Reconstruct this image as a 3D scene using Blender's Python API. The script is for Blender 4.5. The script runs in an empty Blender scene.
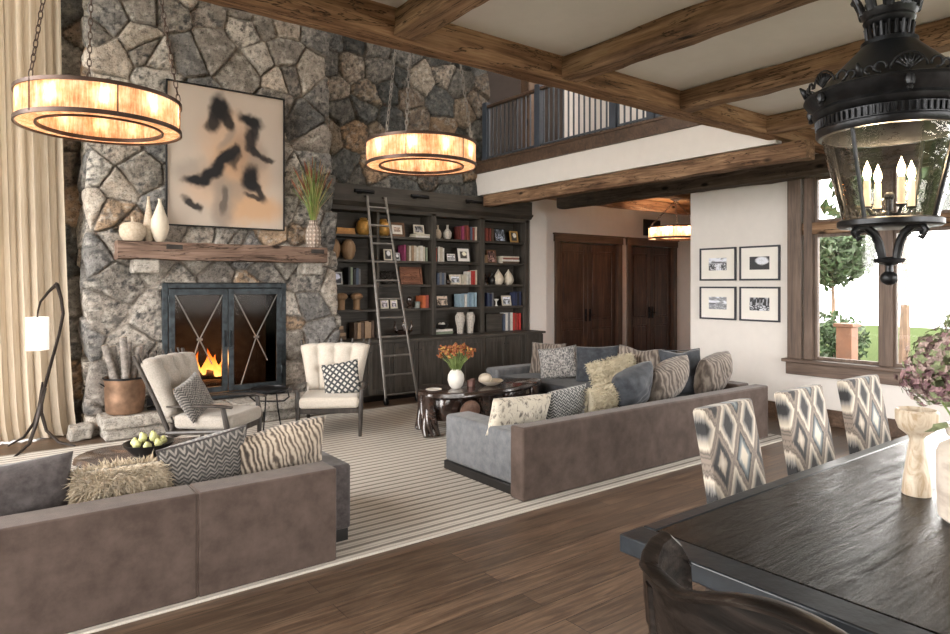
import bpy, math, random
import numpy as np
from mathutils import Vector, Matrix, Euler

# ---------------------------------------------------------------- camera, sky, light, exposure
SC = bpy.context.scene
COL = SC.collection
R_ = math.radians
cam_d = bpy.data.cameras.new('camera')
cam = bpy.data.objects.new('camera', cam_d); COL.objects.link(cam)
cam.location = (0, 0, 1.65)
cam.rotation_euler = (R_(90), 0, -math.atan2(.602, .7985))
cam_d.sensor_width = 36; cam_d.lens = 656 / 950 * 36
cam_d.shift_y = -33 / 950
cam_d.clip_start = .05; cam_d.clip_end = 400
SC.camera = cam

world = bpy.data.worlds.new('sky'); SC.world = world; world.use_nodes = True
bg = world.node_tree.nodes['Background']
bg.inputs[0].default_value = (1, .965, .925, 1); bg.inputs[1].default_value = 6.5
SC.view_settings.view_transform = 'Standard'; SC.view_settings.look = 'None'
SC.view_settings.gamma = 1; SC.view_settings.use_curve_mapping = False
SC.view_settings.exposure = 1.1
SC.cycles.max_bounces = 8; SC.cycles.diffuse_bounces = 5; SC.cycles.glossy_bounces = 4
SC.cycles.transparent_max_bounces = 16
SC.cycles.sample_clamp_indirect = 6
SC.cycles.use_denoising = True

def portal(name, loc, rot, sx, sy):
    l = bpy.data.lights.new(name, 'AREA'); l.shape = 'RECTANGLE'; l.size = sx; l.size_y = sy
    l.cycles.is_portal = True
    o = bpy.data.objects.new(name, l); COL.objects.link(o); o.location = loc; o.rotation_euler = rot
portal('daylight_portal', (-3.35, 4.2, 3.0), (0, R_(-90), 0), 5.4, 7.4)      # left windows, shining +X
portal('daylight_portal', (7.98, .55, 1.75), (0, R_(90), 0), 2.2, 6.7)       # dining window, shining -X
portal('daylight_portal', (-.95, 8.98, 2.7), (R_(-90), 0, 0), 3.3, 5.0)      # behind the curtain, shining -Y
portal('daylight_portal', (4.0, -3.12, 1.55), (R_(90), 0, 0), 5.8, 2.7)      # two windows behind the camera, shining +Y

def point(name, loc, e, col=(1, .72, .45), r=.03):
    l = bpy.data.lights.new(name, 'POINT'); l.energy = e; l.color = col; l.shadow_soft_size = r
    o = bpy.data.objects.new(name, l); COL.objects.link(o); o.location = loc; return o

# ---------------------------------------------------------------- object helpers
def tag(o, label=None, cat=None, group=None, kind=None):
    if label: o['label'] = label
    if cat: o['category'] = cat
    if group: o['group'] = group
    if kind: o['kind'] = kind
    return o
def thing(name, label, cat, loc=(0, 0, 0), rz=0, group=None):
    o = bpy.data.objects.new(name, None); COL.objects.link(o)
    o.location = loc; o.rotation_euler = (0, 0, rz); o.empty_display_size = .1
    return tag(o, label, cat, group)
def dup(src, loc=None, rot=None, label=None, group=None):
    def cp(o, par):
        c = o.copy(); COL.objects.link(c)
        if par: c.parent = par
        for ch in list(o.children): cp(ch, c)
        return c
    r = cp(src, None)
    if loc is not None: r.location = loc
    if rot is not None: r.rotation_euler = rot
    if label: r['label'] = label
    if group: r['group'] = group
    return r

class MB:
    def __init__(s): s.v = []; s.f = []; s.mi = []
    def add(s, vs, fs, mi=0):
        n = len(s.v); s.v += [tuple(v) for v in vs]
        s.f += [tuple(i + n for i in f) for f in fs]; s.mi += [mi] * len(fs); return s
    def box(s, x0, x1, y0, y1, z0, z1, mi=0, M=None):
        vs = [Vector(p) for p in ((x0,y0,z0),(x1,y0,z0),(x1,y1,z0),(x0,y1,z0),(x0,y0,z1),(x1,y0,z1),(x1,y1,z1),(x0,y1,z1))]
        if M: vs = [M @ v for v in vs]
        return s.add(vs, [(0,3,2,1),(4,5,6,7),(0,1,5,4),(1,2,6,5),(2,3,7,6),(3,0,4,7)], mi)
    def cbox(s, c, d, mi=0, rot=None):
        M = Matrix.Translation(c) @ (Euler(rot).to_matrix().to_4x4() if rot else Matrix())
        return s.box(-d[0]/2, d[0]/2, -d[1]/2, d[1]/2, -d[2]/2, d[2]/2, mi, M)
    def tube(s, pts, rad, seg=10, flat=1.0, closed=False, mi=0):
        pts = [Vector(p) for p in pts]; n = len(pts)
        if not hasattr(rad, '__len__'): rad = [rad] * n
        vs = []; up = Vector((0, 0, 1)); prev = None
        for i, p in enumerate(pts):
            if closed: t = pts[(i + 1) % n] - pts[i - 1]
            else: t = pts[min(i + 1, n - 1)] - pts[max(i - 1, 0)]
            t.normalize()
            if prev is None:
                a = t.cross(up)
                if a.length < .05: a = t.cross(Vector((1, 0, 0)))
            else: a = prev - t * prev.dot(t)
            a.normalize(); prev = a; b = t.cross(a)
            for k in range(seg):
                an = 2 * math.pi * k / seg
                vs.append(p + a * math.cos(an) * rad[i] + b * math.sin(an) * rad[i] * flat)
        fs = []
        m = n if closed else n - 1
        for i in range(m):
            j = (i + 1) % n
            for k in range(seg):
                l = (k + 1) % seg
                fs.append((i*seg + k, i*seg + l, j*seg + l, j*seg + k))
        if not closed: fs += [tuple(range(seg))[::-1], tuple(range((n-1)*seg, n*seg))]
        return s.add(vs, fs, mi)
    def lathe(s, prof, seg=28, c=(0, 0, 0), cap=True, mi=0, wob=None):
        vs = []; fs = []; n = len(prof)
        for i, (r, z) in enumerate(prof):
            for k in range(seg):
                an = 2 * math.pi * k / seg
                q = r * (wob(an, z) if wob else 1)
                vs.append((c[0] + q * math.cos(an), c[1] + q * math.sin(an), c[2] + z))
        for i in range(n - 1):
            for k in range(seg):
                l = (k + 1) % seg
                fs.append((i*seg + k, i*seg + l, (i+1)*seg + l, (i+1)*seg + k))
        if cap:
            if prof[0][0] > 1e-4: fs.append(tuple(range(seg))[::-1])
            if prof[-1][0] > 1e-4: fs.append(tuple(range((n-1)*seg, n*seg)))
        return s.add(vs, fs, mi)
    def ball(s, c, r, seg=12, sc=(1, 1, 1), mi=0):
        n = max(4, seg // 2); vs = []; fs = []
        for i in range(n + 1):
            ph = math.pi * i / n
            for k in range(seg):
                th = 2 * math.pi * k / seg
                vs.append((c[0] + r*sc[0]*math.sin(ph)*math.cos(th), c[1] + r*sc[1]*math.sin(ph)*math.sin(th), c[2] - r*sc[2]*math.cos(ph)))
        for i in range(n):
            for k in range(seg):
                l = (k + 1) % seg
                fs.append((i*seg + k, i*seg + l, (i+1)*seg + l, (i+1)*seg + k))
        return s.add(vs, fs, mi)
    def prism(s, poly, axis, a0, a1, mi=0):
        n = len(poly)
        def P(p, a):
            return {'x': (a, p[0], p[1]), 'y': (p[0], a, p[1]), 'z': (p[0], p[1], a)}[axis]
        vs = [P(p, a0) for p in poly] + [P(p, a1) for p in poly]
        fs = [tuple(range(n))[::-1], tuple(range(n, 2*n))] + [(i, (i+1) % n, n + (i+1) % n, n + i) for i in range(n)]
        return s.add(vs, fs, mi)
    def build(s, name, mat, par=None, bevel=0, smooth=False, sub=0, loc=None, rot=None, seg=2, fixn=True, solid=0):
        me = bpy.data.meshes.new(name); me.from_pydata(s.v, [], s.f)
        mats = mat if isinstance(mat, (list, tuple)) else [mat]
        for m in mats: me.materials.append(m)
        if len(mats) > 1: me.polygons.foreach_set('material_index', s.mi)
        if fixn:
            import bmesh
            bm = bmesh.new(); bm.from_mesh(me)
            if smooth: bmesh.ops.remove_doubles(bm, verts=bm.verts, dist=1e-5)
            bmesh.ops.recalc_face_normals(bm, faces=bm.faces); bm.to_mesh(me); bm.free()
        o = bpy.data.objects.new(name, me); COL.objects.link(o)
        if par: o.parent = par
        if loc is not None: o.location = loc
        if rot is not None: o.rotation_euler = rot
        if solid:
            md = o.modifiers.new('s', 'SOLIDIFY'); md.thickness = solid; md.offset = 0
        if bevel:
            md = o.modifiers.new('b', 'BEVEL'); md.width = bevel; md.segments = seg; md.limit_method = 'ANGLE'; md.angle_limit = R_(40)
            md.harden_normals = False
        if sub:
            md = o.modifiers.new('u', 'SUBSURF'); md.levels = sub; md.render_levels = sub
        if smooth or bevel:
            for p in me.polygons: p.use_smooth = True
            if not smooth or smooth == 'auto': me.set_sharp_from_angle(angle=R_(38))
        return o

def grid_mesh(name, P, mat, par=None, col=None, smooth=True, closed_u=False, mask=None):
    """P: (nu,nv,3) array of points; col: (nu,nv,3)"""
    nu, nv = P.shape[:2]
    idx = np.arange(nu * nv).reshape(nu, nv)
    a = idx[:-1, :-1]; b = idx[1:, :-1]; c = idx[1:, 1:]; d = idx[:-1, 1:]
    F = np.stack([a, b, c, d], -1).reshape(-1, 4)
    if mask is not None:
        F = F[mask[:-1, :-1].reshape(-1)]
    me = bpy.data.meshes.new(name)
    me.vertices.add(nu * nv); me.vertices.foreach_set('co', P.reshape(-1).astype(np.float32))
    me.loops.add(F.size); me.loops.foreach_set('vertex_index', F.reshape(-1).astype(np.int32))
    me.polygons.add(len(F)); me.polygons.foreach_set('loop_start', (np.arange(len(F)) * 4).astype(np.int32))
    me.update(calc_edges=True); me.validate()
    if smooth: me.polygons.foreach_set('use_smooth', np.ones(len(me.polygons), bool))
    if col is not None:
        at = me.color_attributes.new('tint', 'FLOAT_COLOR', 'POINT')
        c4 = np.ones((nu * nv, 4), np.float32); c4[:, :3] = col.reshape(-1, 3)
        at.data.foreach_set('color', c4.reshape(-1))
    me.materials.append(mat)
    o = bpy.data.objects.new(name, me); COL.objects.link(o)
    if par: o.parent = par
    return o

# ---------------------------------------------------------------- numeric noise
def _hash(ix, iy, seed):
    h = (ix.astype(np.int64) * 374761393 + iy.astype(np.int64) * 668265263 + seed * 982451653) & 0xffffffff
    h = ((h ^ (h >> 13)) * 1274126177) & 0xffffffff
    h = h ^ (h >> 16)
    return (h & 0xffff) / 65535.0
def vnoise(x, y, seed=0):
    ix = np.floor(x); iy = np.floor(y); fx = x - ix; fy = y - iy
    fx = fx*fx*(3 - 2*fx); fy = fy*fy*(3 - 2*fy)
    a = _hash(ix, iy, seed); b = _hash(ix+1, iy, seed); c = _hash(ix, iy+1, seed); d = _hash(ix+1, iy+1, seed)
    return (a*(1-fx) + b*fx)*(1-fy) + (c*(1-fx) + d*fx)*fy
def fbm(x, y, seed=0, o=4):
    t = 0; a = .5; s = 0
    for k in range(o):
        t = t + a * vnoise(x * 2**k + 13.7*k, y * 2**k + 5.1*k, seed + k); s += a; a *= .5
    return t / s
def sstep(a, b, x):
    t = np.clip((x - a) / (b - a), 0, 1); return t*t*(3 - 2*t)

# ---------------------------------------------------------------- materials
class NT:
    def __init__(s, name):
        s.m = bpy.data.materials.new(name); s.m.use_nodes = True; s.t = s.m.node_tree; s.n = s.t.nodes; s.l = s.t.links
        s.b = s.n['Principled BSDF']
    def node(s, typ, **kw):
        n = s.n.new(typ)
        for k, v in kw.items():
            if k.startswith('_'): setattr(n, k[1:], v)
            else: s.set(n, k, v)
        return n
    def set(s, n, k, v):
        i = n.inputs[int(k[1:])] if (k[0] == 'i' and k[1:].isdigit()) else n.inputs[k]
        if isinstance(v, bpy.types.NodeSocket): s.l.new(v, i)
        elif isinstance(v, (tuple, list)) and len(v) == 3 and i.type == 'RGBA': i.default_value = (*v, 1)
        else: i.default_value = v
    def coord(s, kind='Object', scale=(1, 1, 1), rot=(0, 0, 0), rnd=False):
        c = s.n.new('ShaderNodeTexCoord').outputs[kind]
        mp = s.n.new('ShaderNodeMapping'); s.l.new(c, mp.inputs[0])
        mp.inputs['Scale'].default_value = scale; mp.inputs['Rotation'].default_value = rot
        if rnd:
            oi = s.n.new('ShaderNodeObjectInfo')
            mu = s.math('MULTIPLY', oi.outputs['Random'], 37.0)
            cb = s.node('ShaderNodeCombineXYZ', i0=mu, i1=mu, i2=mu)
            s.l.new(cb.outputs[0], mp.inputs['Location'])
        return mp.outputs[0]
    def noise(s, vec, scale=5, detail=4, rough=.55, dist=0):
        n = s.node('ShaderNodeTexNoise', Vector=vec, Scale=scale, Detail=detail, Roughness=rough, Distortion=dist)
        return n.outputs[0]
    def math(s, op, a, b=0.0, c=0.0):
        n = s.n.new('ShaderNodeMath'); n.operation = op
        for i, v in enumerate((a, b, c)):
            if isinstance(v, bpy.types.NodeSocket): s.l.new(v, n.inputs[i])
            else: n.inputs[i].default_value = v
        return n.outputs[0]
    def ramp(s, fac, stops, interp='LINEAR'):
        n = s.n.new('ShaderNodeValToRGB'); s.l.new(fac, n.inputs[0]); e = n.color_ramp.elements
        n.color_ramp.interpolation = interp
        while len(e) < len(stops): e.new(.5)
        for i, (p, c) in enumerate(stops):
            e[i].position = p; e[i].color = (*c, 1) if len(c) == 3 else c
        return n.outputs[0]
    def mix(s, fac, a, b, mode='MIX'):
        n = s.n.new('ShaderNodeMix'); n.data_type = 'RGBA'; n.blend_type = mode
        for i, v in ((0, fac), (6, a), (7, b)):
            if isinstance(v, bpy.types.NodeSocket): s.l.new(v, n.inputs[i])
            elif isinstance(v, (tuple, list)): n.inputs[i].default_value = (*v, 1) if len(v) == 3 else v
            else: n.inputs[i].default_value = v
        return n.outputs[2]
    def bump(s, h, strength=.3, dist=.01):
        n = s.node('ShaderNodeBump', Height=h, Strength=strength, Distance=dist)
        s.l.new(n.outputs[0], s.b.inputs['Normal'])
    def xyz(s, vec):
        n = s.n.new('ShaderNodeSeparateXYZ'); s.l.new(vec, n.inputs[0]); return n.outputs
    def done(s, col=None, rough=None, metal=None, **kw):
        if col is not None: s.set(s.b, 'Base Color', col)
        if rough is not None: s.set(s.b, 'Roughness', rough)
        if metal is not None: s.set(s.b, 'Metallic', metal)
        for k, v in kw.items(): s.set(s.b, k.replace('_', ' '), v)
        return s.m

def mul(c, k): return tuple(min(1, x * k) for x in c)
def plain(name, c, rough=.5, metal=0, var=.12, vs=8, bump=0, bs=60, **kw):
    t = NT(name); v = t.coord(rnd=True)
    n = t.noise(v, vs, 3)
    col = t.ramp(n, [(.3, mul(c, 1 - var)), (.7, mul(c, 1 + var))])
    if bump: t.bump(t.noise(v, bs, 3), bump, .004)
    return t.done(col, rough, metal, **kw)
def wood(name, cols, axis=0, rough=.55, bump=.35, fine=1.0, coat=0, cracks=.0, spec=.5):
    t = NT(name)
    sc = [9.0 * fine] * 3; sc[axis] = .8 * fine
    v = t.coord(scale=tuple(sc), rnd=True)
    g = t.noise(v, 1.4, 7, .62, 1.1)
    sc2 = [60.0] * 3; sc2[axis] = 2.2
    f = t.noise(t.coord(scale=tuple(sc2), rnd=True), 1.0, 4, .6)
    big = t.noise(t.coord(rnd=True), 1.7, 3)
    k = t.math('ADD', t.math('MULTIPLY', g, .6), t.math('MULTIPLY', f, .28))
    k = t.math('ADD', k, t.math('MULTIPLY', t.math('SUBTRACT', big, .5), .3))
    n = len(cols)
    col = t.ramp(k, [(.26 + .36 * i / (n - 1), c) for i, c in enumerate(cols)])
    h = k
    if cracks:
        sc3 = [5.0] * 3; sc3[axis] = .45
        cr = t.noise(t.coord(scale=tuple(sc3), rnd=True), 2.2, 5, .6, .6)
        cm = t.ramp(t.math('ABSOLUTE', t.math('SUBTRACT', cr, .5)), [(0, (0, 0, 0)), (.012, (1, 1, 1))])
        kn = t.node('ShaderNodeTexVoronoi', Vector=t.coord(scale=tuple(1.1 if i == axis else 2.6 for i in range(3)), rnd=True), Scale=1.6)
        km = t.ramp(kn.outputs['Distance'], [(.06, (0, 0, 0)), (.13, (1, 1, 1))])
        m = t.mix(1, cm, km, 'MULTIPLY')
        col = t.mix(t.math('SUBTRACT', 1.0, m), col, mul(cols[0], .35))
        h = t.math('ADD', h, t.math('MULTIPLY', m, 1.3 * cracks))
    t.bump(h, bump, .012)
    t.done(col, rough, 0)
    t.set(t.b, 'Specular IOR Level', spec)
    if coat: t.set(t.b, 'Coat Weight', coat); t.set(t.b, 'Coat Roughness', .12)
    return t.m
def fabric(name, c, c2=None, rough=.9, vs=25, weave=260, sheen=.25, bump=.25, big=0.0):
    t = NT(name); v = t.coord(rnd=True)
    n = t.noise(v, vs, 4, .65)
    if big: n = t.math('ADD', n, t.math('MULTIPLY', t.math('SUBTRACT', t.noise(v, 2.3, 3), .5), big))
    col = t.ramp(n, [(.33, c), (.67, c2 or mul(c, 1.25))])
    t.bump(t.noise(v, weave, 2), bump, .003)
    t.done(col, rough); t.set(t.b, 'Sheen Weight', sheen); t.set(t.b, 'Sheen Roughness', .4); t.set(t.b, 'Specular IOR Level', .2)
    return t.m
def vcol(name, rough=.85, fine=.25, bump=.5, bs=40, spec=.35, sp=90):
    t = NT(name); a = t.node('ShaderNodeVertexColor', _layer_name='tint').outputs[0]
    v = t.coord()
    n1 = t.noise(v, bs, 6, .7); n2 = t.noise(v, sp, 4, .7)
    col = a
    if fine:
        k = t.ramp(t.math('ADD', t.math('MULTIPLY', n1, .6), t.math('MULTIPLY', n2, .4)), [(.34, (1 - fine*2,)*3), (.5, (1, 1, 1)), (.68, (1 + fine,)*3)])
        col = t.mix(1, a, k, 'MULTIPLY')
    if bump: t.bump(t.math('ADD', n1, t.math('MULTIPLY', n2, .4)), bump, .02)
    t.done(col, rough); t.set(t.b, 'Specular IOR Level', spec)
    return t.m
def glass(name, tint=(1, 1, 1), rough=.02, refl=1.0, wav=0):
    t = NT(name); t.n.remove(t.b)
    tr = t.node('ShaderNodeBsdfTransparent', Color=tint); gl = t.node('ShaderNodeBsdfGlossy', Roughness=rough)
    fr = t.node('ShaderNodeFresnel', IOR=1.45)
    if wav:
        b = t.node('ShaderNodeBump', Height=t.noise(t.coord(), 18, 3), Strength=wav, Distance=.02)
        t.l.new(b.outputs[0], gl.inputs['Normal']); t.l.new(b.outputs[0], fr.inputs['Normal'])
    mx = t.node('ShaderNodeMixShader', i0=t.math('MULTIPLY', fr.outputs[0], refl), i1=tr.outputs[0], i2=gl.outputs[0])
    t.l.new(mx.outputs[0], t.n['Material Output'].inputs[0]); return t.m
def glow(name, c, s, c2=None):
    t = NT(name)
    if c2: col = t.ramp(t.noise(t.coord(), 9, 3), [(.3, c2), (.7, c)])
    else: col = c
    t.done((0.02, .02, .02), .6); t.set(t.b, 'Emission Color', col); t.set(t.b, 'Emission Strength', s)
    return t.m

M = {}
M['timber'] = wood('reclaimed_timber', [(.07, .035, .018), (.19, .10, .053), (.34, .195, .108), (.48, .31, .185)], cracks=.8, rough=.75, bump=.6, spec=.25)
M['timber_dark'] = wood('dark_timber', [(.028, .02, .015), (.08, .055, .04), (.16, .115, .08)], cracks=.8, rough=.8, bump=.6, spec=.2)
M['mantel'] = wood('mantel_timber', [(.06, .038, .03), (.19, .125, .095), (.32, .225, .18)], cracks=.8, rough=.8, bump=.7, spec=.2)
M['trimwood'] = wood('trim_wood', [(.03, .018, .012), (.085, .05, .032), (.16, .10, .065)], cracks=0, rough=.5, bump=.2)
M['trimwood_v'] = wood('trim_wood_upright', [(.03, .018, .012), (.085, .05, .032), (.16, .10, .065)], axis=2, rough=.5, bump=.2)
M['winwood'] = wood('window_wood', [(.055, .036, .028), (.13, .088, .066), (.22, .155, .12)], axis=2, rough=.55, bump=.25)
M['doorwood'] = wood('door_wood', [(.014, .007, .004), (.055, .026, .016), (.13, .066, .038)], axis=2, rough=.45, bump=.25)
M['shelf'] = wood('bookcase_wood', [(.018, .015, .012), (.052, .044, .036), (.10, .087, .072)], rough=.6, bump=.25)
M['shelf_v'] = wood('bookcase_wood_upright', [(.018, .015, .012), (.052, .044, .036), (.10, .087, .072)], axis=2, rough=.6, bump=.25)
M['wall'] = plain('painted_plaster', (.74, .70, .665), .85, var=.02, bump=.05, bs=90)
M['wall2'] = plain('painted_plaster_ceiling', (.80, .765, .72), .9, var=.02)
M['iron'] = plain('black_iron', (.022, .022, .024), .42, .8, var=.3, bump=.2, bs=50)
M['iron_fire'] = plain('patinated_steel', (.038, .046, .052), .5, .7, var=.5, vs=14, bump=.3, bs=30)
M['bronze'] = plain('dark_bronze', (.07, .045, .035), .4, .7, var=.25)
M['lampwood'] = plain('dark_forged_bronze', (.03, .022, .018), .5, .4, var=.3)
M['lad'] = plain('ladder_metal', (.21, .195, .18), .45, .6, var=.2)
M['cream'] = fabric('cream_linen', (.48, .435, .375), (.60, .55, .485), vs=80)
M['cream_shaded'] = fabric('shaded_cream_linen', (.27, .245, .215), (.37, .335, .295), vs=80)  # darker copy of the cream linen; the left armchair's shadow is in the colour
M['brownv'] = fabric('taupe_velvet', (.066, .046, .038), (.11, .08, .067), vs=7, sheen=.15, big=.25, rough=.75)
M['greyv'] = fabric('grey_velvet', (.115, .12, .13), (.185, .19, .20), vs=14, sheen=.2, rough=.8, big=.3)
M['dseat'] = fabric('charcoal_velvet', (.04, .042, .048), (.075, .078, .088), vs=14, sheen=.15)
M['bluev'] = fabric('slate_velvet', (.032, .036, .044), (.07, .076, .088), vs=10, sheen=.25, rough=.7, big=.3)
M['darkv'] = fabric('charcoal_brown_velvet', (.05, .043, .043), (.095, .083, .082), vs=20, sheen=.2)
M['dark'] = plain('black_lacquer', (.012, .011, .011), .35, var=.2)
M['cer'] = plain('cream_ceramic', (.62, .55, .45), .45, var=.08, vs=20)
M['wcer'] = plain('white_ceramic', (.72, .69, .64), .35, var=.06, vs=15)
# ---------------------------------------------------------------- the room shell
def struct(mb, name, mat, **kw):
    o = mb.build(name, mat, **kw); o['kind'] = 'structure'; return o

# plank floor
t = NT('oak_planks')
v = t.coord()
br = t.node('ShaderNodeTexBrick', Vector=v, Color1=(.0, .0, .0), Color2=(1, 1, 1), Mortar=(.5, .5, .5), Scale=1.0)
br.inputs['Mortar Size'].default_value = .0022; br.inputs['Brick Width'].default_value = 2.3; br.inputs['Row Height'].default_value = .165
br.inputs['Mortar Smooth'].default_value = .2; br.inputs['Bias'].default_value = 0
br.offset = .37
wv = t.coord(scale=(.9, 10, 1))
wadd = t.node('ShaderNodeVectorMath', i0=wv, i1=br.outputs[0]); wadd.operation = 'ADD'
g = t.noise(wadd.outputs[0], 1.6, 7, .65, 1.4)
f = t.noise(t.coord(scale=(3, 70, 1)), 1.0, 3)
k = t.math('ADD', t.math('MULTIPLY', g, .7), t.math('MULTIPLY', f, .3))
col = t.ramp(k, [(.33, (.035, .021, .014)), (.48, (.095, .06, .039)), (.6, (.16, .107, .07)), (.7, (.24, .165, .112))])
tone = t.ramp(br.outputs[0], [(0, (.72, .72, .72)), (1, (1.15, 1.12, 1.1))])
col = t.mix(1, col, tone, 'MULTIPLY')
col = t.mix(br.outputs['Fac'], col, (.02, .012, .008))
t.bump(t.math('SUBTRACT', k, t.math('MULTIPLY', br.outputs['Fac'], 1.5)), .25, .004)
t.done(col, t.math('MULTIPLY_ADD', k, .35, .22)); t.set(t.b, 'Specular IOR Level', .5)
M['floor'] = t.m
struct(MB().box(-3.2, 8.1, -3, 9, -.2, 0).box(8.1, 10.4, 5.36, 9, -.2, 0).box(10.4, 13, 6.2, 9, -.2, 0), 'floor', M['floor'])

# stone masonry -------------------------------------------------
M['stone'] = vcol('fieldstone', rough=.9, fine=.46, bump=1.0, bs=20, sp=75)
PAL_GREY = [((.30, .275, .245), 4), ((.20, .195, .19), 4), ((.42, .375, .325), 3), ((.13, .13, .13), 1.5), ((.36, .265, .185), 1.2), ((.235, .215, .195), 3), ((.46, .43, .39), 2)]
PAL_SHADED = [((.165, .16, .15), 4), ((.10, .105, .105), 4), ((.21, .17, .13), 2.5), ((.30, .21, .14), 1.6), ((.06, .065, .065), 2.5), ((.33, .29, .245), 1.5), ((.15, .12, .095), 3)]  # darker stones: shade on the wall above the bookcase is in these colours
def voronoi(u, w, cu, cw, seed, jit=.46, drop=.16):
    gi = np.floor(u / cu).astype(int); gj = np.floor(w / cw).astype(int)
    D = []; X = []; Y = []; ID = []
    for di in range(-2, 3):
        for dj in range(-2, 3):
            ci = gi + di; cj = gj + dj
            a = _hash(ci, cj, seed); b = _hash(ci, cj, seed + 1); c = _hash(ci, cj, seed + 2)
            sx = (ci + .5 + (a - .5) * 2 * jit + .5 * (cj & 1)) * cu; sy = (cj + .5 + (b - .5) * 2 * jit) * cw
            d = np.hypot(u - sx, w - sy)
            d = np.where(c < drop * .7, 99., d)
            D.append(d); X.append(sx); Y.append(sy); ID.append(ci * 7919 + cj)
    D = np.stack(D); X = np.stack(X); Y = np.stack(Y); ID = np.stack(ID)
    o = np.argsort(D, 0)[:2]
    take = lambda A, k: np.take_along_axis(A, o[k:k+1], 0)[0]
    d1, d2 = take(D, 0), take(D, 1); x1, y1, x2, y2 = take(X, 0), take(Y, 0), take(X, 1), take(Y, 1)
    L = np.hypot(x2 - x1, y2 - y1)
    edge = (d2**2 - d1**2) / (2 * np.maximum(L, .03))
    return edge, take(ID, 0), x1, y1
def masonry(u, w, seed, cu=.40, cw=.30, pal=PAL_GREY, amp=.055):
    """returns outward displacement and colour for wall coordinates u, w"""
    uu = u + .05 * (fbm(u * 3, w * 3, seed + 50) - .5) + .02 * (fbm(u*14, w*14, seed + 5) - .5)
    ww = w + .05 * (fbm(u * 3 + 40, w * 3, seed + 60) - .5) + .02 * (fbm(u*14 + 9, w*14, seed + 6) - .5)
    e, cid, sx, sy = voronoi(uu, ww, cu, cw, seed)
    r = [_hash(cid, cid * 0 + k, seed + 9) for k in range(6)]
    face = sstep(.002, .018, e)
    tilt = ((uu - sx) * (r[0] - .5) + (ww - sy) * (r[1] - .5)) * .35
    dome = np.clip(e / .12, 0, 1) ** .6 * .016
    facet = (fbm(u * 5, w * 5, seed + 80, 3) - .5) * .03 + (fbm(u * 18, w * 18, seed + 81, 3) - .5) * .016
    h = face * (amp * (.55 + .6 * r[2]) + tilt + dome + facet) + (1 - face) * (fbm(u*30, w*30, 3, 2) - .5) * .006
    wt = np.cumsum([p[1] for p in pal]); wt = wt / wt[-1]
    pi = np.searchsorted(wt, r[3]); C = np.array([p[0] for p in pal])[np.clip(pi, 0, len(pal) - 1)]
    C = C * np.array([1.0, .985, .975]) * (.76 + .46 * r[4])[..., None]
    pt = fbm(u * 9, w * 9, seed + 31, 4); pt2 = fbm(u * 26, w * 26, seed + 33, 3)
    C = C * (.50 + 1.1 * pt)[..., None]
    dk = sstep(.56, .64, pt2) * (r[5] > .35) * .65 + sstep(.63, .7, pt) * .3
    C = C * (1 - dk[..., None]) + np.array([.05, .052, .055]) * dk[..., None]
    lt = sstep(.60, .68, fbm(u * 16 + 7, w * 16, seed + 35, 3)) * .5
    C = C * (1 - lt[..., None]) + np.array([.55, .52, .47]) * lt[..., None] * (C.mean(-1) / .25)[..., None].clip(.3, 1)
    mort = np.array([.235, .205, .175]) if pal is PAL_GREY else np.array([.11, .095, .08])  # mortar darkened likewise on the shaded walls
    C = C * face[..., None] + mort * (1 - face)[..., None]
    return h, C
def stone_wall(name, x0, x1, z0, z1, y, step, seed, pal, cu=.40, cw=.30, kind='structure', par=None, off=0):
    nu = int((x1 - x0) / step) + 1; nv = int((z1 - z0) / step) + 1
    U, W = np.meshgrid(np.linspace(x0, x1, nu), np.linspace(z0, z1, nv), indexing='ij')
    h, C = masonry(U + off, W, seed, cu, cw, pal)
    o = grid_mesh(name, np.stack([U, y - h, W], -1), M['stone'], par, C)
    if kind: o['kind'] = kind
    return o

# chimney breast: left flank + front in one skin, firebox hole
YF, YB = 8.2, 8.8
XL, XR = .98, 3.83
FX0, FX1, FZ0, FZ1 = 1.66, 3.10, .25, 1.66
step = .0145
def chim():
    U = np.arange(-(YB - YF), XR - XL + .5, step)
    W = np.arange(0, 5.0, step)
    U, W = np.meshgrid(U, W, indexing='ij')
    width = XR - XL
    h, C = masonry(U + 3, W, 11, .38, .31, PAL_GREY, .06)
    tap = np.clip((W - .3) / 4.7, 0, 1) * .18             # the breast narrows a little upward on its right
    x = np.empty_like(U); y = np.empty_like(U)
    s = U < 0
    c = np.clip((U + .05) / .1, 0, 1)                    # 0 flank .. 1 front
    nx = -np.cos(c * math.pi / 2); ny = -np.sin(c * math.pi / 2)
    bx = np.where(s, XL, XL + U); by = np.where(s, YF - U, YF)
    # right flank
    wr = width - tap
    over = U > wr
    bx = np.where(over, XL + wr, bx); by = np.where(over, YF + (U - wr), by)
    c2 = np.clip((U - wr + .05) / .1, 0, 1)
    nx = np.where(c2 > 0, np.sin(c2 * math.pi / 2), nx); ny = np.where(c2 > 0, -np.cos(c2 * math.pi / 2), ny)
    hole = (bx > FX0) & (bx < FX1) & (W > FZ0) & (W < FZ1) & (~s) & (~over)
    # flatten beside the firebox and behind the mantel so things seat cleanly
    P = np.stack([bx + nx * h, by + ny * h, W], -1)
    return grid_mesh('wall_chimney', P, M['stone'], None, C, mask=~hole)
ch = chim(); ch['kind'] = 'structure'
struct(MB().box(XL + .02, FX0, YF + .02, YB + .1, 0, 6.4).box(FX1, XR - .2, YF + .02, YB + .1, 0, 6.4)
       .box(FX0, FX1, YF + .02, YB + .1, FZ1, 6.4).box(FX0, FX1, YF + .02, YB + .1, 0, FZ0), 'wall_chimney_core', plain('mortar', (.2, .18, .16), .9))
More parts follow.
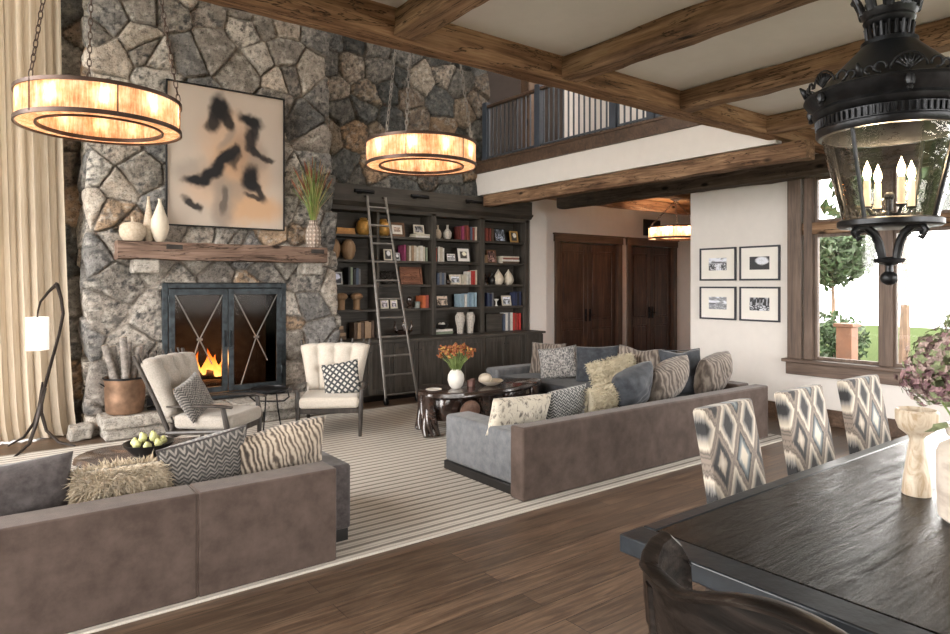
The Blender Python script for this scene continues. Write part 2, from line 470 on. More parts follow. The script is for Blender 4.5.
# firebox lining
M['soot'] = plain('sooty_firebrick', (.035, .03, .027), .9, var=.5, vs=12, bump=.5, bs=30)
struct(MB().box(FX0, FX1, YB + .04, YB + .1, FZ0, FZ1).box(FX0 - .02, FX0, YF, YB + .1, FZ0, FZ1).box(FX1, FX1 + .02, YF, YB + .1, FZ0, FZ1)
       .box(FX0, FX1, YF, YB + .1, FZ0 - .03, FZ0 + .02).box(FX0, FX1, YF, YB + .1, FZ1 - .01, FZ1 + .03), 'wall_firebox', M['soot'])

# stone walls of the great room
stone_wall('wall_back_stone', .5, 1.05, 0, 5.0, 8.78, .03, 23, PAL_SHADED, .5, .4)
stone_wall('wall_bookcase_stone', 3.5, 6.73, 2.98, 5.6, 8.6, .021, 5, PAL_SHADED, .42, .36)
w = M['wall']
struct(MB().box(-3.4, -2.6, 8.85, 9.05, 0, 6.4).box(-2.6, .7, 8.85, 9.05, 5.2, 6.4).box(.7, 3.6, 8.9, 9.05, 0, 6.4).box(-2.6, .7, 8.85, 9.05, 0, .12), 'wall_back', w)
struct(MB().box(3.55, 7.55, 8.86, 9.0, 0, 2.95).box(3.55, 6.72, 8.66, 9.0, 2.95, 6.4), 'wall_behind_bookcase', plain('bookcase_back_wall', (.05, .045, .04), .8))
# short white pier beside the bookcase, hall back wall with the two doorways
struct(MB().box(7.6, 7.99, 8.5, 9.0, 0, 3.3), 'wall_pier', w)
D1 = (8.58, 10.22); D2 = (10.60, 12.02); DH = 2.44
struct(MB().box(7.98, D1[0], 8.8, 9.0, 0, 3.3).box(D1[1], D2[0], 8.8, 9.0, 0, 3.3).box(D2[1], 13, 8.8, 9.0, 0, 3.3)
       .box(D1[0], D1[1], 8.8, 9.0, DH, 3.3).box(D2[0], D2[1], 8.8, 9.0, DH, 3.3), 'wall_hall', w)
struct(MB().box(12.9, 13.1, 6.33, 9, -.6, 3.42), 'wall_hall_end', w)
# picture wall and dining window wall (x = 7.9)
WY0, WY1, WZ0, WZ1 = -2.8, 3.93, .66, 2.92
struct(MB().box(7.9, 8.1, WY1, 5.49, 0, 3.3).box(7.9, 8.1, -3, WY0, 0, 3.3).box(7.9, 8.1, WY0, WY1, 0, WZ0).box(7.9, 8.1, WY0, WY1, WZ1, 3.3), 'wall_right', w)
struct(MB().box(8.1, 10.4, 5.36, 5.49, -.6, 3.42).box(10.27, 10.4, 5.49, 6.2, -.6, 3.42).box(10.27, 13.1, 6.2, 6.33, -.6, 3.42), 'wall_hall_near', w)
struct(MB().box(7.87, 7.9, WY1 + .12, 5.49, 0, .19).box(7.87, 7.9, -3, WY1 + .12, 0, .19), 'baseboard_right', M['trimwood'], bevel=.004)
struct(MB().box(7.99, D1[0] - .1, 8.77, 8.8, 0, .18).box(D1[1] + .1, D2[0] - .1, 8.77, 8.8, 0, .18), 'baseboard_hall', M['trimwood'])
# left wall and rear wall with big windows (out of the picture; they let the daylight in)
m = MB().box(-3.4, -3.2, -3, 9, 0, .3).box(-3.4, -3.2, -3, 9, 5.7, 6.4)
for a, b in ((-3, .5), (2.9, 3.1), (5.35, 5.55), (7.9, 9)): m.box(-3.4, -3.2, a, b, .3, 5.7)
struct(m, 'wall_left', w)
m = MB().box(-3.4, 8.1, -3.2, -3, 0, .2).box(-3.4, 8.1, -3.2, -3, 2.9, 3.4)
for a, b in ((-3.4, 1.1), (3.9, 4.1), (6.9, 8.1)): m.box(a, b, -3.2, -3, .2, 2.9)
struct(m, 'wall_rear', w)
# ceilings
struct(MB().box(-3.4, 8.1, -3.2, 3.42, 3.305, 3.5), 'ceiling_dining', M['wall2'])
struct(MB().box(-3.4, 9.35, 3.4, 9.1, 6.4, 6.6), 'ceiling_great_room', M['wall2'])
struct(MB().box(-3.4, 6.45, 3.44, 3.6, 3.4, 6.4), 'wall_above_girder', w)
M['hallceil'] = wood('hall_ceiling_boards', [(.12, .055, .022), (.34, .165, .065), (.5, .26, .11)], axis=1, cracks=.4)
struct(MB().box(6.62, 10.4, 5.36, 8.8, 3.2, 3.42).box(10.4, 13, 6.2, 8.8, 3.2, 3.42).box(6.62, 8.1, 3.7, 5.36, 3.2, 3.42), 'ceiling_hall', M['hallceil'])
struct(MB().box(6.62, 7.9, 3.62, 8.8, 3.17, 3.2), 'ceiling_hall_edge', w)

# loft: white fascia, wooden curb, room behind
struct(MB().box(6.48, 6.60, 3.5, 8.57, 3.09, 3.44), 'wall_loft_fascia', w)
struct(MB().box(6.44, 6.66, 3.5, 8.57, 3.44, 3.60), 'trim_1', M['trimwood'], bevel=.006)
struct(MB().box(6.43, 6.70, 3.5, 8.57, 3.60, 3.635), 'trim_2', M['trimwood'], bevel=.006)
struct(MB().box(6.62, 10, 3.5, 8.9, 3.42, 3.5), 'floor_loft', M['floor'])
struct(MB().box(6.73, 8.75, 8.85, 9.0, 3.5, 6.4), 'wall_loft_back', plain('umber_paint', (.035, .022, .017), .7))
struct(MB().box(9.2, 9.35, 3.4, 8.9, 3.5, 6.4).box(8.75, 9.3, 8.85, 9, 3.5, 6.4), 'wall_loft', w)
struct(MB().box(6.6, 9.35, 3.3, 3.45, 3.45, 6.4), 'wall_loft_near', w)
M['bluepost'] = plain('slate_blue_paint', (.05, .062, .085), .5, var=.15)
M['balu'] = plain('grey_metal_baluster', (.10, .115, .14), .45, .5, var=.15)
lr = thing('loft_railing', 'loft railing of dark metal balusters under a wooden handrail above the white fascia', 'railing', (6.58, 3.7, 3.635))
MB().box(-.035, .035, 0, 4.83, .86, .91).build('handrail', M['trimwood'], lr, bevel=.01)
MB().box(-.015, .015, 0, 4.83, .05, .075).build('bottom_rail', M['balu'], lr)
k = 0
for i in range(48):
    yy = .05 + i * .1
    if abs(yy - 3.46) < .07: continue
    MB().box(-.009, .009, yy - .009, yy + .009, .0, .86).build('baluster', M['balu'], lr)
for yy in (4.72, 3.46, 2.02, 1.42):
    MB().box(-.045, .045, yy - .055, yy + .055, 0, .96).build('newel_post', M['bluepost'], lr, bevel=.006)
def timber(name, x0, x1, y0, y1, z0, z1, mat, kind='structure', seed=0, amp=.009):
    """hand-hewn beam: a box finely cut along its length with worn, wavering faces"""
    dims = np.array([x1 - x0, y1 - y0, z1 - z0]); ax = int(np.argmax(dims)); L = dims[ax]
    n = max(6, int(L / .07)); oth = [a for a in range(3) if a != ax]
    m_ = 5; ring = []
    for k in range(m_): ring.append((k / m_, 0))
    for k in range(m_): ring.append((1, k / m_))
    for k in range(m_): ring.append((1 - k / m_, 1))
    for k in range(m_): ring.append((0, 1 - k / m_))
    P = np.zeros((n + 1, len(ring) + 1, 3)); lo = np.array([x0, y0, z0])
    for j, (a, b) in enumerate(ring + [ring[0]]):
        tt = np.linspace(0, 1, n + 1) * L
        u = a - .5; q = b - .5
        corner = (abs(u) > .49) and (abs(q) > .49)
        rr = 1 - (.045 if corner else 0)
        jj = j % len(ring)
        na = (fbm(tt * 3.1 + 11 * seed, tt * 0 + jj * .45, seed, 3) - .5) * 2 * amp * (2.2 if corner else 1)
        nb = (fbm(tt * 3.1 + 7 + 11 * seed, tt * 0 + jj * .45, seed + 4, 3) - .5) * 2 * amp * (2.2 if corner else 1)
        P[:, j, ax] = tt - L / 2
        P[:, j, oth[0]] = u * dims[oth[0]] * rr + na * (abs(u) > .49)
        P[:, j, oth[1]] = q * dims[oth[1]] * rr + nb * (abs(q) > .49)
    mb = MB(); m2 = len(ring); vs = P[:, :m2].reshape(-1, 3)
    fs = [(i*m2 + j, i*m2 + (j+1) % m2, (i+1)*m2 + (j+1) % m2, (i+1)*m2 + j) for i in range(n) for j in range(m2)]
    fs += [tuple(range(m2))[::-1], tuple(range(n*m2, n*m2 + m2))]
    mb.add(vs, fs)
    o = mb.build(name, mat, loc=tuple(lo + dims / 2), bevel=0, smooth='auto')
    if kind: o['kind'] = kind
    return o
M['timber_y'] = wood('reclaimed_timber_cross', [(.055, .029, .017), (.16, .09, .052), (.31, .19, .112), (.45, .305, .195)], axis=1, cracks=.8, rough=.75, bump=.6, spec=.25)
M['timber_dark_y'] = wood('dark_timber_cross', [(.028, .02, .015), (.075, .055, .042), (.145, .11, .085)], axis=1, cracks=.8, rough=.8, bump=.6, spec=.2)
M['timber_z'] = wood('timber_post', [(.05, .028, .018), (.12, .07, .042), (.2, .125, .08)], axis=2, cracks=.5, rough=.7, bump=.4)
timber('girder_beam', -3.2, 7.9, 3.42, 3.60, 3.125, 3.40, M['timber'], seed=1, amp=.005)
for i, bx in enumerate((-2.12, -.73, .66, 2.06, 3.455, 4.85, 6.245)):
    timber('ceiling_beam', bx - .085, bx + .085, -3, 3.42, 3.135, 3.305, M['timber_y'], seed=10 + i)
timber('loft_edge_beam', 6.5, 6.68, 3.2, 8.40, 2.90, 3.085, M['timber_y'], seed=30)
timber('hall_entry_beam', 7.62, 7.86, -3, 7.86, 2.90, 3.14, M['timber_dark_y'], seed=31)
timber('loft_post', 6.70, 6.86, 7.52, 7.72, 3.5, 6.4, M['timber_z'], seed=32, amp=.004)
for yy in (6.35, 7.75): timber('hall_ceiling_beam', 8.0, 12.9, yy, yy + .2, 3.02, 3.2, M['timber'], seed=40 + int(yy))

# hall doors
def hall_door(n, x0, x1):
    d = thing(f'door_{n}', 'pair of dark wooden panel doors', 'door', ((x0 + x1) / 2, 8.8, 0)); d['kind'] = 'structure'; del d['category']; del d['label']
    W_ = (x1 - x0)
    c = MB().box(-W_/2 - .11, -W_/2, -.035, .02, 0, DH).box(W_/2, W_/2 + .11, -.035, .02, 0, DH)
    c.build('side_casing', M['trimwood_v'], d, bevel=.005)
    MB().box(-W_/2 - .13, W_/2 + .13, -.045, .02, DH, DH + .13).box(-W_/2 - .15, W_/2 + .15, -.065, .02, DH + .13, DH + .16).build('head_casing', M['trimwood'], d, bevel=.005)
    for s in (-1, 1):
        MB().box(s*(W_/2 - .007) - .007, s*(W_/2 - .007) + .007, -.03, .12, 0, DH).build('jamb', M['doorwood'], d)
        a, b = (-W_/2 + .015, -.003) if s < 0 else (.003, W_/2 - .015)
        mb = MB().box(a + .01, b - .01, .06, .085, .02, DH - .01)
        for q0, q1, z0, z1 in ((a, a + .11, .01, DH - .01), (b - .11, b, .01, DH - .01), (a + .11, b - .11, .01, .22), (a + .11, b - .11, .80, .95), (a + .11, b - .11, DH - .16, DH - .01)):
            mb.box(q0, q1, .04, .085, z0, z1)
        for z0, z1 in ((.26, .76), (.99, DH - .2)):
            mb.box(a + .15, b - .15, .045, .07, z0, z1)
        lf = mb.build('leaf', M['doorwood'], d, bevel=.008)
        hx = -.05 * -s if False else s * .055
        h = MB().box(hx - .018, hx + .018, .02, .04, .93, 1.17).tube([(hx, .03, 1.05), (hx, -.02, 1.05), (hx + s * .09, -.02, 1.05)], .009, 8)
        h.build('handle', M['iron'], lf)
    return d
hall_door(1, *D1); hall_door(2, *D2)
struct(MB().box(D1[0] - .2, D2[1] + .2, 9.0, 9.05, 0, 2.6), 'wall_hall_backing', M['doorwood'])
o = MB().box(-.27, .27, -.03, 0, -.17, .17).build('wall_speaker', M['dark'], loc=(11.28, 8.795, 2.83), bevel=.006)
tag(o, 'black square speaker grille on the hall wall above the second door', 'speaker')

# dining window ---------------------------------------------------
M['pane'] = glass('window_glass')
M['sillw'] = wood('sill_wood', [(.055, .036, .028), (.13, .088, .066), (.22, .155, .12)], axis=1, rough=.55, bump=.25)
wn = thing('window_1', None, None, (7.9, 0, 0)); wn['kind'] = 'structure'
ww_ = M['winwood']
MB().box(-.06, .02, WY1, WY1 + .16, WZ0 + .09, WZ1).build('side_casing', ww_, wn, bevel=.006)
MB().box(-.06, .02, WY0, WY1 + .16, WZ1, WZ1 + .16).build('head_casing', M['trimwood'], wn, bevel=.006)
MB().box(-.13, .14, WY0, WY1 + .20, WZ0 + .05, WZ0 + .09).build('sill', M['sillw'], wn, bevel=.008)
MB().box(-.06, .0, WY0, WY1 + .18, WZ0 - .10, WZ0 + .05).build('apron', M['sillw'], wn, bevel=.006)
mull = [3.86, 3.02, 1.98, .94, -.10, -1.14, -2.18, -2.74]
for i, yy in enumerate(mull):
    hw = .05 if i in (0, 7) else .065
    MB().box(-.02, .12, yy - hw, yy + hw, WZ0 + .09, WZ1).build('mullion', ww_, wn, bevel=.006)
MB().box(-.015, .12, WY0, WY1, 2.24, 2.38).build('transom', M['timber_y'], wn, bevel=.006)
for a, b in zip(mull[1:], mull[:-1]):
    for z0, z1 in ((WZ0 + .09, 2.24), (2.38, WZ1)):
        y0, y1 = a + .055, b - .055
        sm = MB()
        for q in ((y0, y0 + .035, z0, z1), (y1 - .035, y1, z0, z1), (y0 + .035, y1 - .035, z0, z0 + .035), (y0 + .035, y1 - .035, z1 - .035, z1)): sm.box(.03, .09, *q)
        fo = sm.build('sash', ww_, wn, bevel=.004)
        MB().box(.058, .064, y0 + .03, y1 - .03, z0 + .03, z1 - .03).build('pane', M['pane'], fo)
# outside: lawn, terrace, shrubs, posts
M['lawn'] = plain('lawn', (.042, .055, .024), 1, var=.4, vs=30, bump=.5, Specular_IOR_Level=0)
M['stonepave'] = plain('pale_terrace', (.35, .335, .31), .8, var=.1)
M['water'] = plain('pale_lake', (.55, .62, .66), .2, var=.05)
struct(MB().box(-60, -3.5, -40, 60, -.6, -.55).box(-3.5, 13.3, -40, -3.3, -.6, -.55).box(-3.5, 13.3, 9.2, 60, -.6, -.55).box(13.3, 38, -40, 60, -.6, -.55).box(10.45, 13.3, 5.3, 6.2, -.6, -.55).box(8.2, 13.3, -3.3, 5.3, -.6, -.55), 'lawn_ground', M['lawn'])
struct(MB().box(38, 200, -150, 150, -.9, -.8), 'lake_water', M['water'])
struct(MB().box(8.15, 10.6, -3, 5.2, -.55, -.4), 'terrace_ground', M['stonepave'])
M['cedar'] = plain('orange_cedar', (.12, .05, .022), .6, var=.2)
M['leaf'] = plain('garden_leaf', (.02, .042, .010), .7, var=.5, vs=4)
o = MB().box(-.11, .11, -.11, .11, 0, 1.36).box(-.14, .14, -.14, .14, 1.36, 1.41).build('terrace_pillar', M['cedar'], loc=(10.2, 4.42, -.34), bevel=.01)
tag(o, 'orange-brown cedar pillar on the terrace outside the window', 'pillar')
def leafball(mb, c, r, n, s, seed, flat=1.0, mis=1):
    rn = random.Random(seed)
    for i in range(n):
        d = Vector((rn.gauss(0, 1), rn.gauss(0, 1), rn.gauss(0, 1) * flat)).normalized() * r * rn.random() ** .4
        p = Vector(c) + d
        a = Vector((rn.gauss(0, 1), rn.gauss(0, 1), rn.gauss(0, 1))).normalized()
        b = a.cross(Vector((rn.gauss(0, 1), rn.gauss(0, 1), rn.gauss(0, 1)))).normalized()
        q = s * rn.uniform(.6, 1.3); n_ = a.cross(b) * q * .25
        mb.add([p - a*q, p + b*q*.5 + n_, p + a*q, p - b*q*.5 + n_], [(0, 1, 2), (0, 2, 3)], rn.randrange(mis))
def shrub(loc, r, h, label, n=900, s=.09, seed=0, name='garden_shrub', cat='shrub'):
    tr = thing(name, label, cat, loc)
    mb = MB(); rn = random.Random(seed)
    for k in range(5): leafball(mb, (rn.uniform(-.4, .4)*r, rn.uniform(-.4, .4)*r, h - r + rn.uniform(-.3, .3)*r), r*.75, n//5, s, seed*10 + k)
    o = mb.build('foliage', M['leaf'], tr, fixn=False)
    MB().tube([(0, 0, 0), (.05*r, 0, h*.4), (0, .05*r, h*.75)], [.05*h*.4, .035*h*.4, .015*h*.4], 8).build('trunk', M['timber_z'], tr)
shrub((11.0, 3.35, -.55), .42, 1.35, 'small dark green shrub in front of the lower window pane outside', seed=3)
shrub((16.6, 7.5, -.55), .8, 1.7, 'rounded green shrub on the lawn beyond the cedar pillar', seed=4)
shrub((17.5, 6.3, -.55), 1.7, 6.5, 'leafy green tree outside behind the lantern at the upper window', 2400, .2, 5, 'garden_tree', 'tree')
shrub((21.5, 9.75, -.55), 1.2, 4.2, 'tall green tree outside at the left jamb of the window', 1800, .15, 6, 'garden_tree', 'tree')

# curtained window behind the sheer
cw_ = thing('window_2', None, None, (0, 8.95, 0)); cw_['kind'] = 'structure'
for xx in (-2.6, -1.5, -.4, .62):
    MB().box(xx, xx + .08, -.06, .06, .12, 5.2).build('mullion', ww_, cw_)
MB().box(-2.6, .7, -.06, .06, 2.5, 2.6).build('transom', M['trimwood'], cw_)
MB().box(-2.6, .7, -.003, .003, .12, 5.2).build('pane', M['pane'], cw_)
t = NT('sheer_linen')
n = t.noise(t.coord(scale=(60, 60, 4)), 1.5, 3)
c_ = t.ramp(n, [(.3, (.44, .37, .29)), (.7, (.56, .49, .40))])
t.n.remove(t.b)
df = t.node('ShaderNodeBsdfDiffuse', Color=c_); tl = t.node('ShaderNodeBsdfTranslucent', Color=(.55, .43, .30))
mx = t.node('ShaderNodeMixShader', i0=.2, i1=df.outputs[0], i2=tl.outputs[0])
t.l.new(mx.outputs[0], t.n['Material Output'].inputs[0]); M['sheer'] = t.m
ct = thing('curtain', 'floor-length cream linen curtain hanging in pleats left of the stone chimney', 'curtain', (0, 8.35, 0))
nu, nv = 560, 40
u = np.linspace(0, 1, nu)[:, None]; vz = np.linspace(0, 1, nv)[None, :]
Z = .015 + vz * 4.9
Xc = -2.5 + u * (2.5 + .86 - .17 * vz ** .5)
ph = u * 3.3 / .118 * 2 * math.pi + 1.2 * np.sin(u * 23)
amp = .056 * (1 - .3 * vz)
Yc = amp * np.sin(ph) + .012 * np.sin(ph * 2.3 + 1 + vz * 2) + .02 * np.sin(u * 40 + vz * 3)
Xc = Xc + .014 * np.sin(ph * 2 + vz * 2)
cm = grid_mesh('curtain_panel', np.stack([Xc + Yc * 0, Yc, Z + Xc * 0], -1), M['sheer'], ct)
MB().tube([(-2.6, .05, 4.95), (.75, .05, 4.95)], .018, 10).ball((.78, .05, 4.95), .035).build('rod', M['iron'], ct)
for xx in (-2.3, -.8, .6): MB().tube([(xx, .05, 4.95), (xx, .5, 4.95)], .01, 6).build('bracket', M['iron'], ct)

# bookcase header wall
struct(MB().box(3.55, 7.6, 8.44, 8.66, 2.83, 3.06), 'trim_3', M['shelf'], bevel=.006)
# ================================================================ FURNITURE AND OBJECTS
# rug
t = NT('striped_rug')
x_, y_, z_ = t.xyz(t.coord())
wob = t.math('MULTIPLY', t.math('SUBTRACT', t.noise(t.coord(scale=(1.2, 6, 1)), 3, 4), .5), .018)
p = t.math('DIVIDE', t.math('ADD', y_, wob), .088)
fr = t.math('FRACT', p)
st = t.ramp(fr, [(.0, (.0,)*3), (.05, (1,)*3), (.36, (1,)*3), (.41, (0,)*3), (.58, (0,)*3), (.61, (.55,)*3), (.68, (.55,)*3), (.71, (0,)*3)])
thr = t.noise(t.coord(scale=(14, 160, 1)), 2, 3)
st = t.math('MULTIPLY', st, t.math('MULTIPLY_ADD', thr, .6, .55))
col = t.mix(st, (.60, .56, .505), (.20, .178, .16))
col = t.mix(1, col, t.ramp(t.noise(t.coord(scale=(60, 90, 1)), 2, 2), [(.3, (.88,)*3), (.7, (1.08,)*3)]), 'MULTIPLY')
t.bump(t.noise(t.coord(scale=(60, 220, 1)), 2, 2), .5, .004)
t.done(col, .95); t.set(t.b, 'Specular IOR Level', .1); M['rug'] = t.m
o = MB().box(-2.6, 6.9, 3.56, 7.7, .0, .014).build('area_rug', M['rug'], bevel=.004)
tag(o, 'large cream rug with dark stripes under the seating by the fireplace', 'rug')

# cushions ------------------------------------------------------
def pillow_mb(w, h, T, seed=0, n=22, pinch=.07, dent=.0):
    mb = MB(); rn = random.Random(seed)
    def P(i, j, s):
        u = -1 + 2 * i / n; v = -1 + 2 * j / n
        x = u * w / 2 * (1 - pinch * (1 - v*v)); z = v * h / 2 * (1 - pinch * (1 - u*u))
        th = T / 2 * max(0, (1 - u*u) * (1 - v*v)) ** .36
        th *= 1 + .12 * math.sin(u*3 + seed) * math.cos(v*2.4 + seed*2)
        if dent: th *= 1 - dent * math.exp(-((u) ** 2 * 6 + (v - .9) ** 2 * 4)); z -= dent * .35 * h * math.exp(-(u*u*5)) * max(0, v)
        wr = .006 * math.sin(9*u + 5*v + seed) + .005 * math.sin(13*v - 7*u + seed)
        return (x, s * th + wr * (1 - u*u) * (1 - v*v), z)
    for s in (1, -1):
        vs = [P(i, j, s) for i in range(n + 1) for j in range(n + 1)]
        mb.add(vs, [(i*(n+1) + j, (i+1)*(n+1) + j, (i+1)*(n+1) + j + 1, i*(n+1) + j + 1) for i in range(n) for j in range(n)])
    return mb
def pillow(label, mat, loc, w=.5, h=.45, T=.17, yaw=0, lean=0, roll=0, seed=0, group=None, pipe=None, fur=None, dent=0, name='throw_pillow', pinch=.07):
    o = pillow_mb(w, h, T, seed, dent=dent, pinch=pinch).build(name, mat, smooth=True)
    o.location = loc; o.rotation_euler = (R_(lean), R_(roll), R_(yaw))
    tag(o, label, 'pillow', group)
    if pipe:
        n = 40; pts = []
        for k in range(n):
            a = 4 * k / n; e = int(a); f_ = -1 + 2 * (a - e)
            u, v = [(f_, -1), (1, f_), (-f_, 1), (-1, -f_)][e]
            pts.append((u * w/2 * (1 - .07 * (1 - v*v)), 0, v * h/2 * (1 - .07 * (1 - u*u))))
        MB().tube(pts, .006, 6, closed=True).build('piping', pipe, o, smooth=True)
    if fur:
        fmat, cnt, ln = fur; rn = random.Random(seed); mb = MB()
        for k in range(cnt):
            u = rn.uniform(-.98, .98); v = rn.uniform(-.98, .98); s = rn.choice((-1, 1))
            th = T / 2 * ((1-u*u) * (1-v*v)) ** .42
            p0 = Vector((u*w/2, s*th, v*h/2)); nrm = Vector((u*.8 + rn.gauss(0, .35), s * 1.0 * (1 - max(abs(u), abs(v)) * .5), v*.8 + rn.gauss(0, .35) )).normalized()
            L = ln * rn.uniform(.6, 1.2); side = nrm.cross(Vector((rn.gauss(0, 1), rn.gauss(0, 1), rn.gauss(0, 1)))).normalized() * .0035
            cl = Vector((rn.gauss(0, 1), rn.gauss(0, 1), rn.gauss(0, 1) - .9)) * L * .28
            p1 = p0 + nrm * L * .55 + cl * .4; p2 = p0 + nrm * L * .85 + cl
            mb.add([p0 - side, p0 + side, p1 + side * .8, p1 - side * .8, p2], [(0, 1, 2, 3), (3, 2, 4)])
        mb.build('wool', fmat, o, fixn=False)['kind'] = 'stuff'
    return o
# pillow cloths
def pat_braid(name, c1, c2, s=26):
    t = NT(name); x_, y_, z_ = t.xyz(t.coord())
    a = t.math('MULTIPLY', x_, s); b = t.math('MULTIPLY', z_, s * .9)
    zz = t.math('PINGPONG', a, 1.0)
    w_ = t.math('FRACT', t.math('ADD', b, t.math('MULTIPLY', zz, .9)))
    k = t.ramp(w_, [(.0, (0,)*3), (.18, (1,)*3), (.48, (1,)*3), (.62, (0,)*3)])
    k = t.math('MULTIPLY', k, t.ramp(t.noise(t.coord(), 34, 3), [(.3, (.35,)*3), (.6, (1,)*3)]))
    col = t.mix(k, c1, c2); t.bump(k, .6, .006); t.done(col, .85); t.set(t.b, 'Sheen Weight', .3); return t.m
def pat_grain(name, cols, s=5, ax=0, dist=2.2, stripes=0):
    t = NT(name); sc = [7, 7, 7]; sc[ax] = 1.3
    v = t.coord(scale=tuple(sc), rnd=True)
    n = t.noise(v, s, 5, .6, dist)
    k = t.math('FRACT', t.math('MULTIPLY', n, 7.0))
    n2 = t.noise(t.coord(scale=(1, 1, 1), rnd=True), 6, 3)
    k = t.math('ADD', t.math('MULTIPLY', k, .7), t.math('MULTIPLY', n2, .35))
    if stripes:
        xx = t.xyz(t.coord())[0 if ax == 2 else 2]
        ss = t.math('PINGPONG', t.math('ADD', t.math('MULTIPLY', xx, stripes), t.math('MULTIPLY', n2, .6)), 1.0)
        k = t.math('ADD', t.math('MULTIPLY', k, .62), t.math('MULTIPLY', ss, .34))
    m_ = len(cols); col = t.ramp(k, [(.22 + .5 * i / (m_ - 1), c) for i, c in enumerate(cols)])
    t.bump(k, .4, .004); t.done(col, .9); t.set(t.b, 'Sheen Weight', .3); return t.m
def pat_check(name, c1, c2, s=30):
    t = NT(name); x_, y_, z_ = t.xyz(t.coord(rot=(0, R_(45), 0)))
    a = t.math('PINGPONG', t.math('MULTIPLY', x_, s), 1.0); b = t.math('PINGPONG', t.math('MULTIPLY', z_, s), 1.0)
    k = t.math('MULTIPLY', t.math('GREATER_THAN', a, .42), t.math('GREATER_THAN', b, .42))
    col = t.mix(k, c1, c2); t.bump(k, .4, .004); t.done(col, .9); return t.m
def pat_spots(name, c1, c2, s=55, lo=.42, hi=.55):
    t = NT(name); n = t.noise(t.coord(scale=(1, 1, .6), rnd=True), s, 4, .7, .6)
    k = t.ramp(n, [(lo, (0,)*3), (hi, (1,)*3)])
    col = t.mix(k, c1, c2); t.bump(k, .4, .004); t.done(col, .9); t.set(t.b, 'Sheen Weight', .2); return t.m
M['braid'] = pat_braid('braided_grey_cloth', (.035, .032, .03), (.25, .225, .20), 42)
M['chev'] = pat_braid('silver_chevron_cloth', (.05, .052, .056), (.50, .50, .48), 40)
def pat_zebra(name, cols, sc=11, dist=7):
    t = NT(name)
    w = t.node('ShaderNodeTexWave', Vector=t.coord(scale=(1, 1, .45), rot=(0, .35, 0)), Scale=sc, Distortion=dist, Detail=3, **{'Detail Scale': 1.3})
    n = t.noise(t.coord(scale=(1, 1, .4), rnd=True), 4.5, 3); f = t.noise(t.coord(), 90, 2)
    k = t.math('ADD', t.math('MULTIPLY', w.outputs['Fac'], .45), t.math('ADD', t.math('MULTIPLY', n, .5), t.math('MULTIPLY', f, .12)))
    m_ = len(cols); col = t.ramp(k, [(.28 + .5 * i / (m_ - 1), c) for i, c in enumerate(cols)])
    t.bump(k, .4, .004); t.done(col, .9); t.set(t.b, 'Sheen Weight', .15); return t.m
M['zebra'] = pat_zebra('striped_faux_fur', [(.03, .022, .017), (.13, .098, .075), (.33, .27, .21), (.46, .39, .31)])
M['furstripe'] = pat_zebra('tawny_striped_fur', [(.085, .068, .057), (.145, .118, .10), (.21, .175, .148), (.31, .265, .225)], 7, 9)
M['bark'] = pat_spots('bark_print_cloth', (.13, .11, .095), (.56, .51, .42), 26, .36, .5)
M['speck'] = pat_spots('speckled_grey_cloth', (.10, .10, .105), (.45, .43, .41), 60, .44, .56)
M['check'] = pat_check('black_white_lattice_cloth', (.045, .05, .055), (.52, .50, .46), 40)
M['wool'] = plain('cream_wool', (.50, .42, .31), .9, var=.18, vs=14)
M['wool'].node_tree.nodes['Principled BSDF'].inputs['Sheen Weight'].default_value = .3
M['wool2'] = plain('pale_yellow_wool', (.56, .50, .375), .9, var=.12, vs=14)

# left sofa (its back to the camera)
BK = .56
ls = thing('sofa', 'long taupe velvet sofa in the left foreground, its plain back to the dining area', 'sofa', (.015, 3.595, .014))
LX0, LX1 = -1.6, 1.67
zb = lambda z: z - .014
bp = MB().box(LX0, .885, 0, .21, .0, zb(BK)).box(.895, LX1, 0, .21, .0, zb(BK)).box(.88, .90, .004, .206, .004, zb(BK) - .004)
bp.build('back_panel', M['brownv'], ls, bevel=.018, seg=3)
MB().box(LX0, LX1 - .02, .22, 1.02, .09, .26).build('seat_base', M['dseat'], ls, bevel=.02)
MB().box(LX0 + .05, LX1 - .07, .28, .96, .0, .09).build('plinth', M['dark'], ls)
for a, b in ((LX0 + .14, .02), (.03, LX1 - .20)):
    MB().box(a, b, .24, 1.03, .26, .40).build('seat_cushion', M['dseat'], ls, bevel=.045, seg=4)
for a, b in ((LX0, LX0 + .13), (LX1 + .0, LX1 + .205)):
    MB().box(a, b, .225, 1.10, .08, .49).build('arm', M['darkv'], ls, bevel=.02, seg=3)
    MB().box(a + .01, b - .01, .25, 1.09, .0, .08).build('arm_plinth', M['dark'], ls)
G = 'throw pillows along the left sofa'
pillow('dark charcoal crushed velvet pillow at the far left end of the left sofa', M['darkv'], (.10, 4.02, .57), .60, .40, .22, yaw=0, lean=14, roll=-4, seed=1, group=G)
pillow('shaggy cream lambswool pillow second along the left sofa', M['wool'], (.61, 3.99, .56), .46, .22, .15, lean=12, seed=2, group=G, fur=(M['wool'], 9000, .05))
pillow('charcoal braided-weave pillow leaning between the shaggy one and the striped one', M['braid'], (1.05, 4.02, .585), .50, .40, .21, lean=22, roll=-9, seed=3, group=G, pipe=M['darkv'])
pillow('brown and cream striped faux fur pillow at the right end of the left sofa', M['zebra'], (1.50, 4.02, .59), .60, .38, .24, lean=24, roll=-8, seed=4, group=G)

